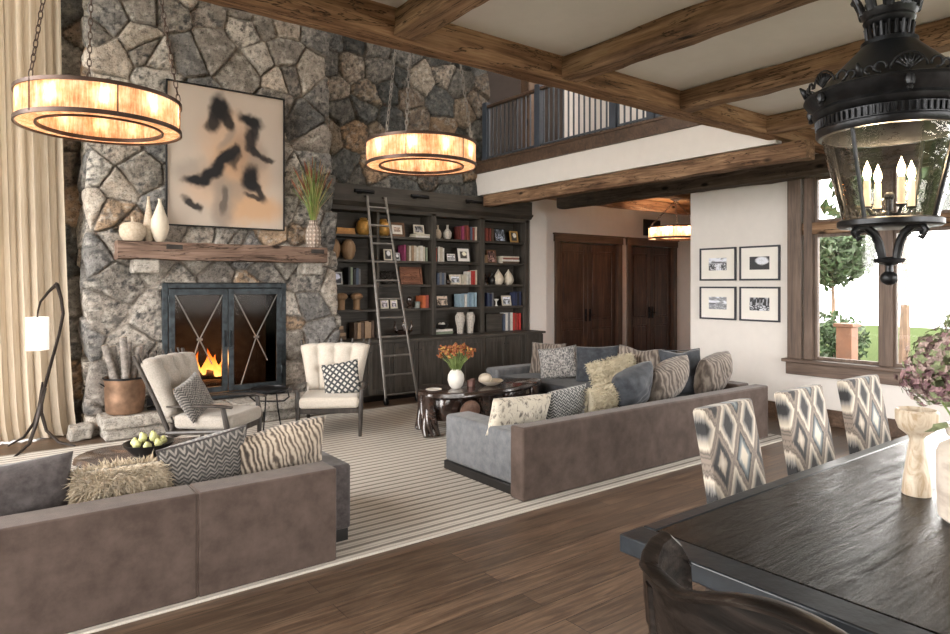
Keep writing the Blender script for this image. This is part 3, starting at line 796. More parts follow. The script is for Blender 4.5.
# right sectional sofa
rs = thing('sectional_sofa', 'L-shaped taupe and slate velvet sectional sofa in the middle of the room', 'sofa', (3.24, 3.70, .014))
SW = 6.71 - 3.24
MB().box(0, SW, 0, .155, 0, zb(.57)).build('back_panel', M['brownv'], rs, bevel=.018, seg=3)
MB().box(.05, .32, .16, 1.11, .075, zb(.50)).build('arm', M['greyv'], rs, bevel=.035, seg=4)
MB().box(.045, .33, .158, 1.115, .0, .075).build('arm_plinth', M['dark'], rs, bevel=.004)
MB().box(.30, SW, .23, 1.05, .075, .26).build('seat_base', M['greyv'], rs, bevel=.02)
MB().box(.31, SW - .1, .25, 1.0, .0, .075).build('plinth', M['dark'], rs)
for a, b in ((.31, 1.28), (1.29, 2.45)):
    MB().box(a, b, .24, 1.07, .26, .40).build('seat_cushion', M['dseat'], rs, bevel=.045, seg=4)
# wing running away from the camera on the right
MB().box(SW - .22, SW, .22, 3.45, 0, zb(.57)).build('wing_back_panel', M['brownv'], rs, bevel=.018, seg=3)
MB().box(SW - 1.10, SW - .22, 1.05, 3.20, .075, .27).build('wing_seat_base', M['greyv'], rs, bevel=.02)
MB().box(SW - 1.05, SW - .25, 1.05, 3.3, .0, .075).build('wing_plinth', M['dark'], rs)
for a, b in ((.25, 1.7), (1.71, 3.19)):
    MB().box(SW - 1.12, SW - .23, a, b, .27, .40).build('wing_seat_cushion', M['dseat'], rs, bevel=.045, seg=4)
MB().box(SW - 1.14, SW - .22, 3.20, 3.45, .06, zb(.50)).build('wing_arm', M['greyv'], rs, bevel=.035, seg=4)
G = 'throw pillows on the sectional sofa'
pillow('cream and black bark-print pillow at the near arm of the sectional sofa', M['bark'], (3.64, 4.20, .555), .72, .32, .19, yaw=6, lean=14, roll=3, seed=5, group=G)
pillow('silver chevron pillow second from the near arm of the sectional sofa', M['chev'], (4.24, 4.27, .55), .52, .34, .16, yaw=3, lean=14, roll=-3, seed=6, group=G)
pillow('small pale fleece pillow low between the chevron one and the blue one', M['wool2'], (4.63, 4.16, .55), .38, .34, .16, lean=12, roll=-8, seed=7, group=G, fur=(M['wool2'], 3500, .04))
pillow('round-topped pale yellow fleece pillow standing on the wing seat', M['wool2'], (5.88, 5.12, .60), .56, .40, .18, yaw=-38, lean=-24, roll=-14, seed=8, group=G, fur=(M['wool2'], 5000, .035))
pillow('slumped slate blue velvet pillow resting on the taupe back, middle of its row', M['bluev'], (4.98, 4.12, .65), .54, .42, .30, yaw=4, lean=22, roll=-14, seed=9, group=G, pinch=.03)
pillow('tawny tiger-striped fur pillow on the taupe back beside the slate pair', M['furstripe'], (5.53, 4.12, .67), .58, .43, .30, yaw=4, lean=22, roll=-12, seed=10, group=G, pinch=.03)
pillow('big slate blue velvet pillow upright in the corner of the sectional sofa', M['bluev'], (6.12, 4.36, .68), .52, .52, .2, yaw=-20, lean=-12, roll=0, seed=11, group=G, pipe=M['bluev'], dent=.15)
pillow('mottled fur pillow at the right end of the taupe sofa back', M['furstripe'], (6.30, 4.1, .68), .48, .44, .30, yaw=2, lean=16, roll=-8, seed=12, group=G, pinch=.03)
yw = -66
pillow('upright tawny fur pillow at the far arm of the wing', M['furstripe'], (6.28, 6.66, .61), .52, .46, .16, yaw=yw, lean=-14, seed=13, group=G)
pillow('speckled black and cream pillow in front of the tawny one at the far arm', M['speck'], (6.08, 6.24, .61), .52, .44, .15, yaw=-50, lean=-20, roll=-8, seed=14, group=G)
pillow('flat slate grey velvet pillow in the middle of the wing back', M['bluev'], (6.25, 5.72, .62), .56, .50, .16, yaw=-58, lean=-16, roll=-3, seed=15, group=G)
pillow('tawny fur pillow with a dented top beside the big slate blue corner pillow', M['furstripe'], (6.26, 5.06, .66), .54, .50, .17, yaw=-62, lean=-14, roll=4, seed=16, group=G, dent=.2)

# armchairs -----------------------------------------------------
M['chairwood'] = wood('ebonised_oak', [(.012, .010, .009), (.035, .028, .024), (.08, .066, .056)], axis=2, rough=.45, bump=.15)
def cushion_box(w, d, h, n=18, puff=.02, crease=None):
    mb = MB()
    m_ = MB().box(-w/2, w/2, -d/2, d/2, 0, h); return m_
def armchair(label, loc, rz, rec=17, mat='cream'):
    a = thing('armchair', label, 'armchair', loc, rz, 'pair of spindle-back armchairs by the fire')
    W = .64
    wd = M['chairwood']; S = R_(rec)
    # local front is -Y
    for s in (-1, 1):
        MB().tube([(s*.30, -.30, 0), (s*.305, -.30, .2), (s*.305, -.305, .36), (s*.315, -.27, .55)], [.018, .022, .026, .022], 10).build('leg', wd, a, smooth='auto')
        MB().tube([(s*.275, .34, 0), (s*.275, .27, .26), (s*.28, .25, .38)], [.017, .022, .024], 10).build('leg', wd, a, smooth='auto')
        pts = [(s*.315, -.36, .555), (s*.335, -.25, .57), (s*.335, -.05, .565), (s*.31, .16, .55), (s*.29, .30, .54)]
        m_ = MB().tube(pts, [.026, .034, .03, .024, .02], 12, flat=.45); m_.build('arm', wd, a, smooth='auto')
        MB().tube([(s*.31, -.28, .33), (s*.29, .30, .29)], .022, 8).build('side_rail', wd, a, smooth='auto')
    MB().box(-.30, .30, -.31, -.27, .27, .33).box(-.28, .28, .24, .27, .24, .30).build('seat_rail', wd, a, bevel=.008)
    # reclined back with spindles that stand above the cushion
    def B(x, z, y=0):  # back-plane coordinates
        return (x, .27 + z * math.sin(S) + y * math.cos(S), .28 + z * math.cos(S) - y * math.sin(S))
    for s in (-1, 1):
        MB().tube([B(s*.26, -.10, .02), B(s*.29, .35, .03), B(s*.372, .81, .03)], [.022, .02, .015], 10).build('back_post', wd, a, smooth='auto')
    for k in range(6):
        x = -.24 + k * .096
        MB().tube([B(x, 0, .03), B(x * 1.12, .4, .035), B(x * 1.26, .80, .03), B(x * 1.27, .825, .03)], [.009, .009, .009, .011], 8).build('spindle', wd, a, smooth='auto')
    MB().tube([B(-.31, .56, .035), B(0, .585, .05), B(.31, .56, .035)], .014, 8).tube([B(-.26, .03, .03), B(.26, .03, .03)], .014, 8).build('back_rail', wd, a, smooth='auto')
    # seat cushion
    MB().box(-.295, .295, -.345, .245, .33, .465).build('seat_cushion', M[mat], a, bevel=.045, seg=4)
    # channel-tufted back cushion
    nx, nz = 48, 22; V = []; mb = MB()
    for s in (0, 1):
        vs = []
        for i in range(nx + 1):
            for j in range(nz + 1):
                u = -1 + 2*i/nx; v = j/nz
                w = .285 + .09 * v**1.3
                x = u * w
                ch_ = abs(math.sin(u * 2 * math.pi)) ** .5
                edge = (1 - u**8) ** .5 * max(0, 1 - abs(2*v - 1)**9) ** .5
                zt = .155 + v * .60 + (.012 * ch_ if v > .5 else 0) * v - .03 * (abs(u) ** 3) * v
                if s == 0:
                    tuft = sum(math.exp(-((u - q)**2 * 90 + (v - r)**2 * 160)) for q in (-.5, 0, .5) for r in (.45, .8))
                    y = -(.035 + .085 * edge * (.72 + .28 * ch_)) + .035 * tuft - .05 * (abs(u) ** 4) * v * edge
                else: y = .005 * edge
                vs.append(B(x, zt, y if edge > 0 else -.03))
        mb.add(vs, [(i*(nz+1)+j, (i+1)*(nz+1)+j, (i+1)*(nz+1)+j+1, i*(nz+1)+j+1) for i in range(nx) for j in range(nz)])
    mb.build('back_cushion', M[mat], a, smooth=True)
    return a
ac1 = armchair('cream tufted armchair seen side-on left of the fireplace, holding a dark pillow', (1.77, 6.44, .014), R_(44), 21, 'cream_shaded'); ac1.scale = (1.0, .98, .96)
ac2 = armchair('cream tufted armchair facing the room at the right of the fireplace', (3.13, 6.80, .014), R_(-30), 14, 'cream'); ac2.scale = (1.08, 1, .92)
pillow('grey feather-patterned pillow in the side-on armchair left of the fire', M['braid'], (1.57, 6.38, .61), .42, .36, .15, yaw=50, lean=-24, roll=-14, seed=20)
pillow('black and white lattice pillow on the armchair right of the fire', M['check'], (3.22, 6.75, .595), .42, .38, .14, yaw=-34, lean=-16, roll=-10, seed=21)

# little iron side table between them
st_ = thing('side_table', 'small round black iron side table with a looped handle between the two armchairs', 'side table', (2.53, 7.10, .014))
MB().lathe([(0, .475), (.19, .475), (.20, .48), (.20, .50), (.195, .50), (.19, .487), (0, .487)], 36).build('top', M['iron'], st_, smooth='auto')
for k in range(3):
    an = R_(100 + 120 * k); c, s = math.cos(an), math.sin(an)
    MB().tube([(c*.07, s*.07, .475), (c*.085, s*.085, .3), (c*.13, s*.13, 0)], .008, 8).build('leg', M['iron'], st_, smooth='auto')
hp = [(-.20, 0, .47), (-.215, 0, .40), (-.16, 0, .355), (-.05, 0, .35), (.05, 0, .35), (.16, 0, .355), (.215, 0, .40), (.20, 0, .47)]
MB().tube([(p[0]*.8 , p[0]*-.6, p[2]) for p in hp], .009, 8).build('looped_handle', M['iron'], st_, smooth='auto')

# root coffee table in front of the sectional ------------------------------
M['root'] = wood('polished_black_root', [(.010, .006, .005), (.03, .017, .013), (.085, .045, .032)], axis=0, rough=.16, bump=.5, spec=.8, coat=.5)
M['rootcut'] = wood('cut_root_face', [(.06, .03, .022), (.15, .085, .062), (.24, .15, .11)], axis=2, rough=.3, bump=.2)
def organic(rx, ry, z0, z1, seed, n=64, amp=.09, mat=None, name='top', par=None, c=(0, 0)):
    mb = MB(); prof = [(0, z0), (.93, z0), (1.0, z0 + (z1-z0)*.35), (.985, z1 - .01), (.96, z1), (0, z1)]
    vs = []
    for r, z in prof:
        for k in range(n):
            a = 2*math.pi*k/n
            q = 1 + amp * math.sin(3*a + seed) + amp * .6 * math.sin(5*a + 2*seed) + amp * .3 * math.sin(9*a + seed)
            wz = .010 * math.sin(4*a + seed) * r
            vs.append((c[0] + rx*r*q*math.cos(a), c[1] + ry*r*q*math.sin(a), z + (wz if r > .9 and z < z1 - .011 else 0)))
    mb.add(vs, [(i*n + k, i*n + (k+1) % n, (i+1)*n + (k+1) % n, (i+1)*n + k) for i in range(len(prof)-1) for k in range(n)])
    return mb.build(name, mat, par, smooth='auto')
ctb = thing('coffee_table', 'glossy black root-wood coffee table on gnarled legs in front of the sectional sofa', 'coffee table', (4.62, 6.02, .014))
organic(.86, .36, .40, .466, 1.3, mat=M['root'], par=ctb, amp=.05)
def root_leg(x, y, seed, h=.42, spread=.08, r=.07):
    rn = random.Random(seed); mb = MB()
    for q in range(4):
        pts = []; rad = []
        a0 = rn.uniform(0, 6.28)
        for k in range(10):
            s = k / 9; a = a0 + s * 2.2
            pts.append((x + math.cos(a) * spread * (.25 + .9*s**2), y + math.sin(a) * spread * (.25 + .9*s**2), h * (1 - s) + .012))
            rad.append(r * (1.15 - .62*s + .12 * math.sin(9*s + q)) * (.75 if q else 1))
        mb.tube(pts, rad, 10)
    return mb.build('leg', M['root'], ctb, smooth='auto')
for i, (x, y, r) in enumerate(((-.76, -.10, .06), (-.62, .24, .05), (-.1, -.18, .07), (.15, .2, .06), (.66, -.2, .06), (.72, .2, .06))): root_leg(x, y, i + 3, r=r)
organic(.34, .2, .16, .41, 2.1, mat=M['root'], par=ctb, amp=.14, name='root_mass', c=(-.42, 0))
organic(.42, .22, .14, .41, 4.1, mat=M['root'], par=ctb, amp=.14, name='root_mass', c=(.35, 0))
sl = MB().lathe([(0, -.05), (.095, -.05), (.11, 0), (.11, .03), (.1, .035), (0, .035)], 28, wob=lambda a, z: 1 + .07*math.sin(2*a))
sl.build('cut_stump', M['rootcut'], ctb, smooth='auto', loc=(-.38, -.30, .26), rot=(R_(82), 0, R_(-18)))
# flowers in a white vase
def vase(name, label, loc, prof, mat, seg=28, cat='vase', group=None, rim=True):
    o = MB().lathe(prof, seg, cap=True).build(name, mat, smooth='auto', loc=loc); return tag(o, label, cat, group)
vase('vase', 'round white ceramic vase on the root coffee table', (4.27, 6.02, .481), [(0, 0), (.05, 0), (.075, .03), (.095, .09), (.09, .15), (.06, .195), (.045, .205), (.05, .215), (.04, .21), (.035, .19), (.0, .18)], M['wcer'])
M['stem'] = plain('flower_stem', (.22, .30, .09), .6, var=.3)
M['bloom'] = plain('rust_orange_blooms', (.27, .085, .03), .7, var=.6, vs=40)
M['bloom2'] = plain('ochre_blooms', (.36, .20, .05), .7, var=.5, vs=40)
fl = thing('flower_bouquet', 'rust and ochre flower bouquet in the round white vase', 'flowers', (4.27, 6.02, .62))
mb = MB(); bm1 = MB(); rn = random.Random(4)
for k in range(80):
    a = rn.uniform(0, 6.283); r = .21 * rn.random() ** .55; z = .33 - r*r*1.6 + rn.uniform(-.05, .03)
    tip = Vector((math.cos(a)*r, math.sin(a)*r, z))
    mb.tube([(math.cos(a)*.015, math.sin(a)*.015, 0), tip * .5 + Vector((0, 0, .03)), tip], [.003, .0025, .002], 5)
    for q in range(5):
        pp = tip + Vector((rn.gauss(0, .012), rn.gauss(0, .012), rn.gauss(0, .01)))
        bm1.ball(pp, rn.uniform(.008, .016), 6, mi=rn.choice((0, 0, 0, 1)))
mb.build('stems', M['stem'], fl, smooth=True); bm1.build('blooms', [M['bloom'], M['bloom2']], fl, smooth=True)
o = MB().lathe([(0, 0), (.05, 0), (.10, .02), (.155, .055), (.16, .06), (.15, .06), (.10, .03), (0, .015)], 30, wob=lambda a, z: 1 + .12*math.sin(2*a) + .04*math.sin(5*a)).build('shell_bowl', M['cer'], smooth='auto', loc=(4.70, 5.93, .481))
tag(o, 'shallow cream shell-shaped bowl on the right part of the coffee table', 'bowl')
o = MB().ball((0, 0, .06), .075, 18, (1.15, .9, .8)).build('stone_ball', M['cer'], smooth=True, loc=(4.64, 5.96, .505))
tag(o, 'cream rounded shell resting in the shallow bowl', 'shell')
for i, (x, y, s) in enumerate(((4.47, 6.02, .035), (4.56, 6.1, .03))):
    o = MB().lathe([(0, 0), (s, 0), (s*1.1, .07), (s*.95, .07), (s*.9, .012), (0, .012)], 20).build('votive_cup', plain('smoky_pink_glass', (.25, .13, .11), .1, var=.2, bump=0), smooth='auto', loc=(x, y, .481))
    tag(o, ('smoky pink votive cup nearest the white vase', 'smoky pink votive cup behind the shell bowl')[i], 'cup', 'votive cups on the coffee table')
o = MB().lathe([(0, 0), (.05, 0), (.09, .012), (.085, .016), (.05, .006), (0, .006)], 24).build('white_dish', M['wcer'], smooth='auto', loc=(3.98, 6.03, .481))
tag(o, 'small flat white dish at the left end of the coffee table', 'dish')

# dark organic table in front of the left sofa
lt = thing('coffee_table', 'dark brown freeform wooden coffee table behind the left sofa, under the fruit bowl', 'coffee table', (1.02, 5.52, .014))
M['brownroot'] = wood('oiled_dark_root', [(.014, .009, .007), (.045, .028, .021), (.10, .065, .05)], axis=0, rough=.22, bump=.35, coat=.3, spec=.6)
organic(.54, .44, .28, .345, .6, mat=M['brownroot'], par=lt, amp=.06, c=(.06, .02))
organic(.36, .30, .17, .22, 2.6, mat=M['brownroot'], par=lt, amp=.08, name='lower_shelf', c=(-.32, -.08))
for x, y in ((-.3, .1), (.35, .25), (.1, -.2), (-.45, -.15)):
    hh = .19 if x < -.2 else .31
    MB().tube([(x, y, hh), (x*1.05, y, hh*.5), (x*1.12, y*1.1, .0)], [.07, .045, .06], 10).build('leg', M['brownroot'], lt, smooth='auto')
o = MB().lathe([(0, 0), (.05, 0), (.11, .035), (.165, .095), (.175, .115), (.165, .113), (.10, .05), (0, .025)], 32).build('fruit_bowl', M['dark'], smooth='auto', loc=(1.0, 5.36, .360))
tag(o, 'black wooden bowl of pears on the freeform table', 'bowl')
M['pear'] = plain('yellow_green_pear', (.50, .50, .22), .45, var=.25, vs=20)
rn = random.Random(8); base = None; spots = []
for ring, n, rr, z in ((0, 7, .098, .088), (1, 4, .045, .128)):
    for k in range(n):
        a = 2*math.pi*k/n + ring*.5; spots.append((rr*math.cos(a), rr*math.sin(a), z))
PW = ['at the front rim', 'at the right front of the rim', 'at the right rim', 'at the back right of the rim', 'at the back left of the rim', 'at the left rim', 'at the left front of the rim', 'topmost toward the sofa', 'topmost toward the fireplace', 'topmost on the left', 'topmost on the right']
for i, (x, y, z) in enumerate(spots):
    if base is None:
        base = MB().lathe([(0, 0), (.02, .002), (.034, .018), (.036, .035), (.026, .055), (.016, .07), (.008, .078), (0, .08)], 14).build('pear', M['pear'], smooth='auto')
        MB().tube([(0, 0, .078), (.004, 0, .094)], .0022, 5).build('stalk', M['chairwood'], base)
        o = base
    else: o = dup(base)
    o.location = (1.0 + x, 5.36 + y, .36 + z); o.scale = (.82,)*3; o.rotation_euler = (rn.uniform(-.5, .5), rn.uniform(-.5, .5), rn.uniform(0, 6))
    tag(o, 'yellow-green pear in the black bowl, ' + PW[i], 'pear', 'pears in the black bowl')

# branch floor lamp
fl_ = thing('floor_lamp', 'black branch-shaped floor lamp with a small white drum shade beside the curtain', 'floor lamp', (.50, 7.92, 0))
Rg = Vector((.7985, -.602, 0))
def S(x, z, f=0): q = Rg * x + Vector((.602, .7985, 0)) * f; return (q.x, q.y, z)
MB().tube([S(-.02, .45), S(.06, .75), S(.17, 1.15), S(.21, 1.35), S(.19, 1.50), S(.15, 1.64), S(.14, 1.66)], [.024, .022, .020, .02, .022, .026, .008], 10, flat=.6).build('curved_stem', M['lampwood'], fl_, smooth='auto')
MB().tube([S(.15, 1.655), S(.06, 1.57), S(-.02, 1.47), S(-.045, 1.38), S(-.05, 1.32)], [.026, .02, .014, .011, .010], 10, flat=.7).build('branch_arm', M['lampwood'], fl_, smooth='auto')
MB().tube([S(-.36, .01, .02), S(-.20, .10, .02), S(-.09, .25, .01), S(-.03, .42), S(0, .66)], [.012, .018, .02, .02, .012], 10, flat=.7).build('leg', M['lampwood'], fl_, smooth='auto')
MB().tube([S(.32, .01, .02), S(.16, .05, .01), S(.04, .17), S(-.01, .35), S(0, .60)], [.012, .018, .02, .022, .012], 10, flat=.7).build('leg', M['lampwood'], fl_, smooth='auto')
MB().tube([S(.0, .01, -.40), S(0, .08, -.2), S(-.02, .24, -.07), S(-.02, .42), S(.03, .6)], [.014, .019, .02, .024, .014], 10, flat=.7).build('leg', M['lampwood'], fl_, smooth='auto')
t = NT('lit_paper_shade'); t.done((.85, .82, .78), .8); t.set(t.b, 'Emission Color', (1, .93, .85)); t.set(t.b, 'Emission Strength', .3); M['shade'] = t.m
c0 = S(-.05, 0)
MB().lathe([(.098, .99), (.10, .985), (.10, 1.31), (.098, 1.315), (.094, 1.31), (.094, .99)], 32, c=(c0[0], c0[1], 0), cap=False).build('lamp_shade', M['shade'], fl_, smooth='auto')
MB().tube([(c0[0]-.095, c0[1], 1.30), (c0[0]+.095, c0[1], 1.30)], .003, 6).tube([(c0[0], c0[1], 1.33), (c0[0], c0[1], 1.18)], .008, 8).build('shade_fitting', M['iron'], fl_)
MB().ball((c0[0], c0[1], 1.15), .028, 12).build('bulb', glow('lamp_bulb', (1, .8, .55), 6), fl_, smooth=True)

# hearth, mantel ------------------------------------------------
def slab(name, x0, x1, y0, y1, z0, z1, seed, kind='structure', step=.02, amp=.02, cut=.35):
    """rough stone block: six faces displaced and tinted"""
    L = (x1 - x0, y1 - y0, z1 - z0); n = [max(3, int(l / step)) for l in L]
    mb_v = []; mb_f = []; cols = []
    def face(fix, side):
        a, b = [i for i in range(3) if i != fix]
        ua = np.linspace(0, 1, n[a] + 1); ub = np.linspace(0, 1, n[b] + 1)
        A, B_ = np.meshgrid(ua, ub, indexing='ij')
        P = np.zeros(A.shape + (3,)); P[..., a] = A * L[a]; P[..., b] = B_ * L[b]; P[..., fix] = side * L[fix]
        c = np.array(L) / 2; d = P - c
        e = 1 - np.abs(d) / (c + 1e-6); near = np.sort(e, -1)[..., 1]
        rnd = sstep(0, .02, near * min(L))
        q1 = P[..., 0] + P[..., 2] * .7; q2 = P[..., 1] + P[..., 2] * .9
        h = (fbm(q1 * 6 + seed, q2 * 6, seed, 4) - .5) * amp + (fbm(q1 * 24 + seed, q2 * 24, seed + 2, 3) - .5) * amp * .5
        nn = d / np.maximum(np.linalg.norm(d, axis=-1, keepdims=True), 1e-6)
        P = P - nn * (.012 * (1 - rnd))[..., None] + nn * h[..., None]
        C = np.array([.40, .37, .33]) * (.6 + .8 * fbm(q1 * 10, q2 * 10, seed + 7, 4))[..., None]
        base = len(mb_v); mb_v.extend(map(tuple, P.reshape(-1, 3))); cols.append(C.reshape(-1, 3))
        nb = n[b] + 1
        for i in range(n[a]):
            for j in range(n[b]): mb_f.append((base + i*nb + j, base + (i+1)*nb + j, base + (i+1)*nb + j + 1, base + i*nb + j + 1))
    for fx in range(3):
        for sd in (0, 1): face(fx, sd)
    m_ = MB(); m_.add(mb_v, mb_f)
    me = bpy.data.meshes.new(name); me.from_pydata(m_.v, [], m_.f)
    at = me.color_attributes.new('tint', 'FLOAT_COLOR', 'POINT')
    c4 = np.ones((len(m_.v), 4), np.float32); c4[:, :3] = np.concatenate(cols); at.data.foreach_set('color', c4.reshape(-1))
    me.materials.append(M['stone'])
    import bmesh
    bm = bmesh.new(); bm.from_mesh(me); bmesh.ops.remove_doubles(bm, verts=bm.verts, dist=.002); bmesh.ops.recalc_face_normals(bm, faces=bm.faces); bm.to_mesh(me); bm.free()
    for p_ in me.polygons: p_.use_smooth = True
    o = bpy.data.objects.new(name, me); COL.objects.link(o); o.location = (x0, y0, z0)
    if kind: o['kind'] = kind
    return o
slab('trim_4', 1.0, 2.34, 7.72, 8.16, .13, .255, 3); slab('trim_4', 2.36, 3.74, 7.72, 8.16, .13, .255, 5)
slab('trim_5', 1.03, 1.75, 7.76, 8.16, 0, .13, 7); slab('trim_5', 1.77, 2.7, 7.78, 8.16, 0, .13, 9); slab('trim_5', 2.72, 3.72, 7.77, 8.16, 0, .13, 11)
o = slab('hearth_boulder', .74, .96, 7.98, 8.2, 0, .16, 13, kind=None, amp=.05); tag(o, 'rough grey boulder on the floor between curtain and hearth', 'rock')
for s_, xa in enumerate((1.33, 3.26)):
    slab('trim_6', xa, xa + .27, 7.93, 8.16, 1.77, 1.925, 21 + s_)
mt = thing('mantel_shelf', 'weathered reclaimed timber mantel beam across the stone chimney', 'mantel', (2.37, 8.02, 2.02))
mo = timber('beam', -1.2, 1.2, -.13, .13, -.1, .1, M['mantel'], kind=None, seed=50, amp=.006); mo.parent = mt
for xx in (-.72, .98):
    MB().box(xx, xx + .17, -.136, -.12, .02, .07).build('mortise', M['soot'], mt)
# firebox doors
fd = thing('fireplace_doors', 'pair of blackened steel and glass fireplace doors with crossed bars', 'fireplace doors', (2.38, 8.13, .28))
W2, H2 = .725, 1.38
mb = MB()
for q in ((-W2, -W2 + .06, 0, H2), (W2 - .06, W2, 0, H2), (-W2 + .06, W2 - .06, 0, .07), (-W2 + .06, W2 - .06, H2 - .06, H2)): mb.box(q[0], q[1], -.02, .10, q[2], q[3])
mb.build('outer_frame', M['iron_fire'], fd, bevel=.005)
M['smoke_glass'] = glass('sooty_glass', (.72, .68, .64), .08, .16)
for s in (-1, 1):
    a, b = (-W2 + .065, -.004) if s < 0 else (.004, W2 - .065)
    mb = MB()
    for q in ((a, a + .065, .08, H2 - .065), (b - .065, b, .08, H2 - .065), (a + .065, b - .065, .08, .15), (a + .065, b - .065, H2 - .14, H2 - .065)): mb.box(q[0], q[1], -.045, -.005, q[2], q[3])
    for hz in (.25, 1.15):
        mb.tube([(a if s < 0 else b, -.04, hz), (a if s < 0 else b, -.04, hz + .09)], .012, 8)
    d = mb.build('door', M['iron_fire'], fd, bevel=.004)
    ia, ib = a + .065, b - .065; cx = (ia + ib) / 2
    MB().tube([(ia, -.052, H2 - .14), (cx, -.055, .72), (ib - .12, -.052, .42)], .0075, 8).tube([(ib, -.052, H2 - .14), (cx, -.058, .72), (ia + .08, -.052, .15)], .0075, 8).tube([(cx - .03, -.066, .72), (cx + .03, -.066, .72)], .014, 8).build('crossed_bar', M['lad'], d, smooth='auto')
    MB().box(ia, ib, -.028, -.022, .15, H2 - .14).build('glass', M['smoke_glass'], d)
    hx = (b - .03) if s < 0 else (a + .03)
    MB().tube([(hx, -.045, .62), (hx, -.075, .63), (hx, -.075, .80), (hx, -.045, .81)], .009, 8).build('handle', M['iron'], d, smooth='auto')
# fire
gr = thing('fire_grate', 'black iron grate holding the burning logs inside the firebox', 'grate', (2.38, 8.46, .27))
mb = MB()
for k in range(9): mb.tube([(-.32 + k*.08, -.14, .17), (-.32 + k*.08, -.13, .09), (-.32 + k*.08, .14, .09), (-.32 + k*.08, .16, .17)], .008, 6)
mb.tube([(-.34, -.12, .09), (.34, -.12, .09)], .01, 6).tube([(-.34, .12, .09), (.34, .12, .09)], .01, 6)
for x in (-.3, .3):
    for y in (-.1, .1): mb.tube([(x, y, 0), (x, y, .09)], .01, 6)
mb.build('bars', M['iron'], gr, smooth='auto')
M['char'] = plain('charred_log', (.045, .03, .022), .9, var=.6, bump=.6)
M['ember'] = glow('ember_bed', (1, .25, .04), 5, (.12, .01, .0))
LG = ['lowest burning log at the back of the fire', 'lowest burning log at the front of the fire', 'charred log lying across the top of the fire']
for i, (x, y, z, a) in enumerate(((2.30, 8.53, .42, 6), (2.26, 8.40, .42, -5), (2.26, 8.46, .53, 14))):
    o = MB().tube([(-.26, 0, 0), (-.1, .01, .008), (.1, -.01, 0), (.26, 0, .005)], [.05, .058, .055, .048], 12).build('fire_log', M['char'], smooth='auto', loc=(x, y, z), rot=(0, 0, R_(a)))
    tag(o, LG[i], 'log', 'logs on the fire')
o = MB(); rn = random.Random(3)
for k in range(60): o.ball((rn.uniform(-.3, .32), rn.uniform(-.16, .14), rn.uniform(.0, .03)), rn.uniform(.012, .028), 6)
o = o.build('ember_bed', M['ember'], loc=(2.34, 8.45, .285)); tag(o, 'glowing orange embers under the grate', 'embers', kind='stuff')
def flame_mat():
    t = NT('flame'); z = t.xyz(t.coord())[2]
    k = t.math('ADD', t.math('DIVIDE', z, .34), t.math('MULTIPLY', t.math('SUBTRACT', t.noise(t.coord(scale=(1, 1, .5)), 12, 3), .5), .6))
    c = t.ramp(k, [(0, (1, .55, .16)), (.35, (1, .36, .06)), (.8, (.9, .14, .01))])
    t.n.remove(t.b)
    em = t.node('ShaderNodeEmission', Color=c, Strength=2.6); tr = t.node('ShaderNodeBsdfTransparent')
    al = t.ramp(k, [(.0, (.9,)*3), (.5, (.75,)*3), (1.0, (.12,)*3)])
    mx = t.node('ShaderNodeMixShader', i0=al, i1=tr.outputs[0], i2=em.outputs[0])
    t.l.new(mx.outputs[0], t.n['Material Output'].inputs[0]); return t.m
fm = flame_mat(); mb = MB()
for i, (x, y, h, r) in enumerate(((-.20, 0, .20, .03), (-.12, .02, .33, .045), (-.05, -.03, .26, .04), (.03, .02, .36, .05), (.10, -.02, .28, .045), (.17, .02, .18, .035), (-.16, -.05, .15, .03), (.06, -.06, .2, .035), (.22, 0, .26, .03), (.0, .06, .3, .04))):
    prof = [(q[0] * r, q[1] * h) for q in ((0, 0), (.7, .04), (1, .18), (.85, .38), (.55, .6), (.28, .8), (.08, .95), (0, 1))]
    n = 10; vs = []
    for (rr, z) in prof:
        ox = .03 * math.sin(z*14 + i*2); oy = .02 * math.cos(z*11 + i)
        for k in range(n): vs.append((x + ox + rr*math.cos(6.283*k/n)*1.1, y + oy + rr*math.sin(6.283*k/n)*.7, z))
    mb.add(vs, [(a*n + k, a*n + (k+1) % n, (a+1)*n + (k+1) % n, (a+1)*n + k) for a in range(len(prof)-1) for k in range(n)])
o = mb.build('flames', fm, loc=(2.25, 8.46, .50), smooth=True); tag(o, 'orange flames rising from the logs in the firebox', 'fire', kind='stuff')
point('firelight', (2.3, 8.36, .72), 9, (1, .42, .14), .09)

# copper log bucket
lb = thing('log_bucket', 'hammered copper bucket standing on the left end of the stone hearth', 'bucket', (1.25, 7.95, .262))
M['copper'] = plain('hammered_copper', (.26, .16, .105), .5, .65, var=.35, vs=9, bump=.6, bs=16)
MB().lathe([(0, 0), (.17, 0), (.185, .02), (.195, .16), (.20, .34), (.212, .375), (.212, .385), (.20, .38), (.186, .34), (.172, .03), (0, .02)], 40, wob=lambda a, z: 1 + .012*math.sin(7*a + z*30)).build('pail', M['copper'], lb, smooth='auto')
MB().lathe([(.207, .365), (.216, .372), (.216, .384), (.207, .388)], 40, cap=False).build('rim', M['iron'], lb, smooth='auto')
for s in (-1, 1): MB().tube([(s*.20, -.03, .30), (s*.235, -.03, .33), (s*.235, .03, .33), (s*.20, .03, .30)], .008, 6).build('ring_handle', M['iron'], lb, smooth='auto')
M['birch'] = plain('grey_bark', (.23, .205, .185), .9, var=.5, vs=26, bump=.8, bs=40)
M['cutwood'] = plain('sawn_wood_end', (.42, .33, .24), .8, var=.2, vs=30)
LN = ['thick grey log leaning furthest left in the copper bucket', 'thin grey log second from the left in the copper bucket', 'tall upright log, third from the left in the bucket', 'slim log just right of the tall upright one', 'log leaning to the right across its neighbours in the bucket', 'pale thin log furthest right in the copper bucket', 'short log half hidden at the back of the bucket']
